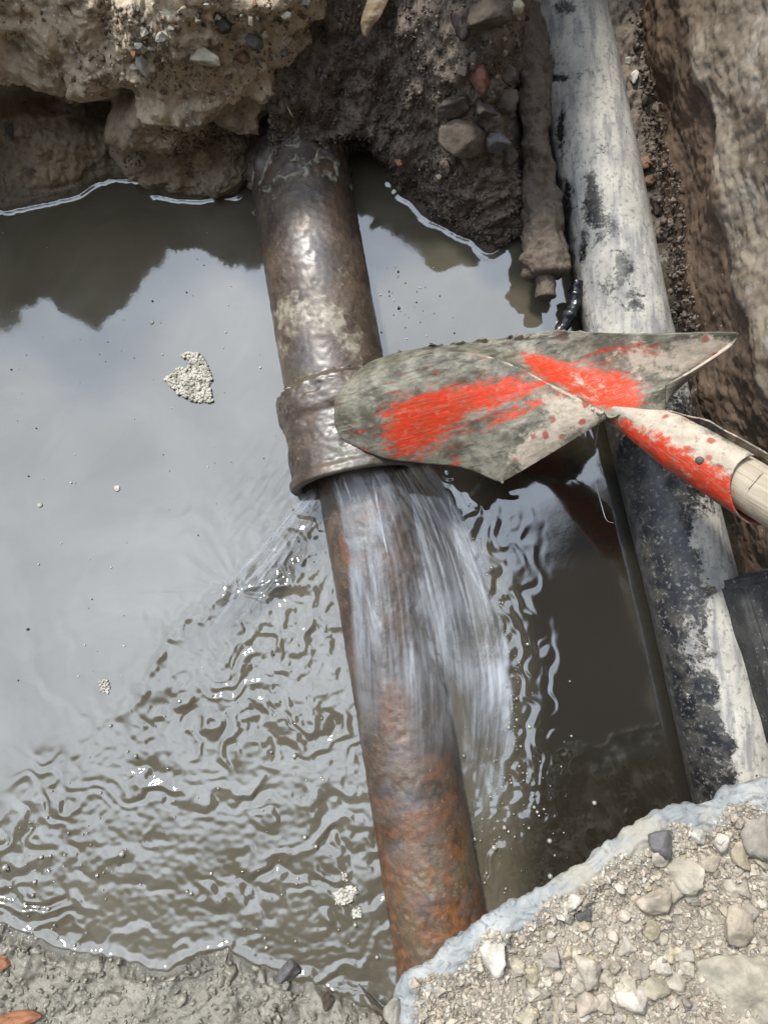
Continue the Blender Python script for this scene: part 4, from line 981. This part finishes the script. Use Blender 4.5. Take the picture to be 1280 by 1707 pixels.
for k, (px, py, w, h, rot, mt, lab, cat) in enumerate(SB):
    if 740 < px < 870 and py > 20 and mt in ('slate', 'stone', 'rust_stone') and 'grey angular' not in lab: mt = 'clod'
    put_stone({'brick': 'brick_fragment'}.get(cat, cat), px, py, w, h, rot, mt, lab, cat, k=k + 3, sink=.46 if px < 900 else .42)

rc = random.Random(9)
for k in range(46):
    px, py = rc.uniform(222, 520), rc.uniform(2, 118)
    if abs(px - 337) < 34 and abs(py - 97) < 26: continue
    s_ = rc.uniform(7, 17); put_stone('bank_pebble', px, py, s_ * rc.uniform(.9, 1.4), s_, rc.uniform(0, 360), rc.choice(['pale', 'stone', 'stone', 'slate', 'rust_stone']), 'small stone embedded in the crust of the left bank', 'pebble', 'small stones in the crust of the left bank', kind=SM, sink=.35)
# dark concrete block at the right edge, between pipe and wall
bm = bmesh.new(); bmesh.ops.create_cube(bm, size=1); bmesh.ops.bevel(bm, geom=bm.edges[:], offset=.05, segments=3, affect='EDGES')
bmesh.ops.subdivide_edges(bm, edges=bm.edges[:], cuts=6, use_grid_fill=True); bmesh.ops.triangulate(bm, faces=bm.faces[:])
V_ = np.array([v.co[:] for v in bm.verts]); bm.verts.index_update(); Q_ = np.array([[v.index for v in f.verts] for f in bm.faces]); bm.free()
V_ = V_ * np.array([.17, .26, .10]); V_ = V_ + .004 * np.stack([fbm(V_ * 30, 3), fbm(V_ * 30 + 5, 3), fbm(V_ * 30 + 9, 3)], -1)
m = MB('damp concrete'); c = m.mix(m.ramp(m.noise(25, 6, .7), .4, .65), (.028, .027, .026), (.062, .060, .057)); c = m.mix(m.ramp(m.noise(120, 5, .7), .58, .68), c, (.19, .18, .17))
M['block'] = m.fin(c, .75, m.bump(m.noise(140, 6, .7), .5, .004))
o = link('concrete_block', mesh('concrete_block', V_, Q_, [M['block']], True), loc=Vector(at(1325, 1085, .10).tolist())); o.rotation_euler = (0, R(6), R(14))
tag(o, 'dark damp concrete block between the silted pipe and the trench wall', 'concrete block')

# slivers, straws, threads
def strand(name, pts, rad, mat, label, cat, flat=1.0, taper=True, rough=0.0):
    A = arcpath(ats(pts), .002); k = np.linspace(0, 1, len(A)); rr_ = rad * (np.clip(np.sin(np.pi * np.clip(k, .02, .98)), .25, 1) if taper else 1)
    P, N, _ = tube(A, rr_, 12)
    if rough: P = P + N * (rough * fbm(P * 60, 3))[..., None]
    o = centred(name, mesh(name, P, gridq(len(A), 12, True), [M[mat]])); return tag(o, label, cat)
m = MB('split wood'); c = m.mix(m.ramp(m.noise(1, 6, .6, m.stretch((30, 90, 30), (0, 0, R(-25)))), .4, .62), (.30, .21, .11), (.42, .33, .21)); M['split'] = m.fin(c, .75, m.bump(m.noise(120, 6), .4, .003))
m = MB('straw'); M['straw'] = m.fin((.42, .33, .2), .7)
m = MB('white thread'); M['thread'] = m.fin((.55, .56, .56), .5)
m = MB('twig bark'); M['twig'] = m.fin((.035, .028, .022), .7)
m = MB('black plastic'); M['blackplastic'] = m.fin(m.mix(m.ramp(m.noise(60, 5), .5, .7), (.012, .013, .016), (.07, .065, .06)), .22, m.bump(m.noise(50, 5), .4, .006))
# wood chip: a split flat sliver
p, _ = surf(622, 30)
zc = p[2] + .012
L1 = ats([(618, -30, zc + .02), (612, 0, zc + .015), (602, 32, zc + .008), (602, 48, zc), (607, 62, zc - .008)]); R1 = ats([(662, -30, zc + .02), (648, 0, zc + .015), (634, 28, zc + .008), (620, 46, zc), (611, 63, zc - .008)])
P = ruled(L1, R1, 60, 20, lambda u, v: .005 * np.sin(np.pi * v)); P[..., 2] += .0015 * fbm(P * 90, 3)
o = centred('wood_chip', mesh('wood_chip', P, gridq(60, 20), [M['split']])); mo = o.modifiers.new('thickness', 'SOLIDIFY'); mo.thickness = .008
tag(o, 'split yellowish wood sliver stuck in the top of the soil slope', 'wood chip')
p, _ = surf(484, 188); z0 = p[2]
strand('straw', [(479, 177, z0 + .012), (484, 187, z0 + .010), (489, 196, z0 + .006)], .0011, 'straw', 'short pale straw on the right flank of the left bank', 'straw')
strand('thread', [(989, 790, .10), (994, 812, .10), (1001, 838, .095), (1010, 866, .09), (1022, 872, .09)], .0007, 'thread', 'thin white thread hanging in the shade below the shovel', 'thread')
strand('thread', [(998, 705, .2), (994, 725, .17), (991, 752, .12)], .0006, 'thread', 'short pale thread hanging from the shovel throat', 'thread')
strand('twig', [(640, 1655, .05), (655, 1672, .075), (680, 1690, .09), (706, 1706, .10)], .004, 'twig', 'dark twig beside the gravel corner', 'twig') if False else strand('twig', [(598, 1640, .045), (622, 1668, .05), (648, 1690, .055)], .0032, 'twig', 'dark twig poking from the mud beside the gravel corner', 'twig')
strand('cable', [(918, 590, .02), (932, 556, .03), (948, 528, .04), (957, 505, .045), (958, 470, .05)], .011, 'blackplastic', 'crumpled black cable between the mud caked pipe and the shovel', 'cable', taper=False, rough=.004)

# foam and floating bits
m = MB('foam'); c = m.mix(m.ramp(m.noise(60, 6, .7), .35, .62), (.30, .275, .22), (.60, .57, .49)); c = m.mix(m.ramp(m.vor(150), .1, .35, .6, 0), c, (.25, .23, .18))
M['foam'] = m.fin(c, .35, m.bump(m.noise(140, 5, .7), .5, .004))
bt = [blob(k + 40, 2, .12) for k in range(4)]
def foam(poly, n, label, rmin, rmax, hgt_):
    n = int(n * 3.6); rmin *= .25; rmax *= .66; hgt_ *= .7
    pts = np.array(poly, float); mn, mx_ = pts.min(0), pts.max(0); out = []
    rr_ = random.Random(len(poly) + n)
    while len(out) < n:
        x, y = rr_.uniform(mn[0], mx_[0]), rr_.uniform(mn[1], mx_[1]); ins = False; j = len(pts) - 1
        for i in range(len(pts)):
            if (pts[i][1] > y) != (pts[j][1] > y) and x < (pts[j][0] - pts[i][0]) * (y - pts[i][1]) / (pts[j][1] - pts[i][1]) + pts[i][0]: ins = not ins
            j = i
        if ins: out.append(at(x, y, rr_.uniform(.001, hgt_)))
    rz = np.random.default_rng(n); me = scatter('foam_clump', bt, np.array(out), rz.uniform(rmin, rmax, n), [M['foam']], rz)
    return tag(centred('foam_clump', me), label, 'foam')
foam([(275, 632), (300, 612), (312, 618), (318, 600), (300, 595), (310, 588), (330, 588), (345, 605), (354, 630), (350, 648), (356, 668), (345, 672), (320, 668), (295, 655)], 330, 'large cream foam clump floating on the still grey pool', .0022, .0055, .007)
foam([(556, 1490), (575, 1478), (592, 1478), (598, 1490), (580, 1506), (560, 1510)], 60, 'cream foam clump floating near the foot of the lower pipe', .0018, .0048, .006)
foam([(588, 1514), (600, 1514), (602, 1528), (590, 1530)], 22, 'small foam dab right under the clump by the lower pipe', .0015, .004, .005)
foam([(166, 1133), (178, 1130), (186, 1145), (180, 1158), (168, 1152)], 26, 'yellowish foam dab at the edge of the churned water', .0015, .004, .003)
foam([(570, 1455), (576, 1452), (580, 1468), (573, 1470)], 12, 'tiny foam dab above the clump by the lower pipe', .001, .003, .003)
for (px, py, rr_, lab) in ((195, 814, .0055, 'round cream froth spot on the still pool'), (67, 842, .0042, 'round white froth spot at the left of the still pool'), (253, 537, .0040, 'grey bubble on the pool near the mirrored bank'), (244, 827, .002, '')):
    if not lab: continue
    V_, Q_ = blob(int(px), 3, .18); o = link('froth_spot', mesh('froth_spot', V_ * np.array([rr_, rr_, rr_ * .45]), Q_, [M['foam']]), loc=Vector(at(px, py, .0012).tolist())); tag(o, lab, 'foam')
# fine specks and droplets, too many to count
sp = []; sz = []
rr_ = np.random.default_rng(21)
for k in range(100):
    px, py = rr_.uniform(0, 480), rr_.uniform(380, 1180); sp.append(at(px, py, .001)); sz.append(rr_.gamma(2, .00035) + .0004)
for k in range(40):
    px, py = rr_.uniform(630, 760), rr_.uniform(440, 570); sp.append(at(px, py, .001)); sz.append(rr_.gamma(2, .0003) + .0004)
m = MB('floating specks'); M['speck'] = m.fin(m.mix(m.ramp(m.attr('tone'), .58, .6), (.03, .028, .022), (.6, .57, .5)), .5)
o = link('floating_specks', scatter('floating_specks', [blob(2, 1, .4)], np.array(sp), np.array(sz), [M['speck']], rr_)); tag(o, kind='stuff')
m = MB('bubble water'); M['bubble'] = m.fin((.33, .31, .25), .04, None, IOR=2.2)
sp = []; sz = []
for k in range(260):
    if k < 130: px, py = rr_.uniform(-10, 640), rr_.uniform(1130, 1600)
    elif k < 170: px, py = rr_.normal(60, 40), rr_.normal(1480, 60)
    else: px, py = rr_.normal(850, 50), rr_.normal(1320, 110)
    if py < np.interp(px, bx, by) + 20 and px < 600: continue
    if 560 + .18 * (py - 1050) < px < 800 and py < 1500 and px < 770: continue
    sp.append(at(px, py, .0025)); sz.append(rr_.gamma(1.8, .0006) + .0005)
sd_ = []; sz_ = []
for k in range(150):
    u_ = rr_.uniform(.15, 1); q = catmull(Re, np.array([u_ * 7]))[0]; ang_ = rr_.normal(0, 12)
    sd_.append(at(q[0] + abs(ang_) * .6 - 4 + u_ * rr_.normal(0, 10), q[1] + rr_.normal(0, 14), .004 + (1 - u_) * .05 * rr_.random())); sz_.append(rr_.gamma(1.4, .0005) + .0003)
o = link('splash_drops', scatter('splash_drops', [blob(6, 1, .2)], np.array(sd_), np.array(sz_), [M['bubble']], rr_)); tag(o, kind='stuff')
o = link('water_bubbles', scatter('water_bubbles', [blob(2, 2, .04)], np.array(sp), np.array(sz), [M['bubble']], rr_)); tag(o, kind='stuff')
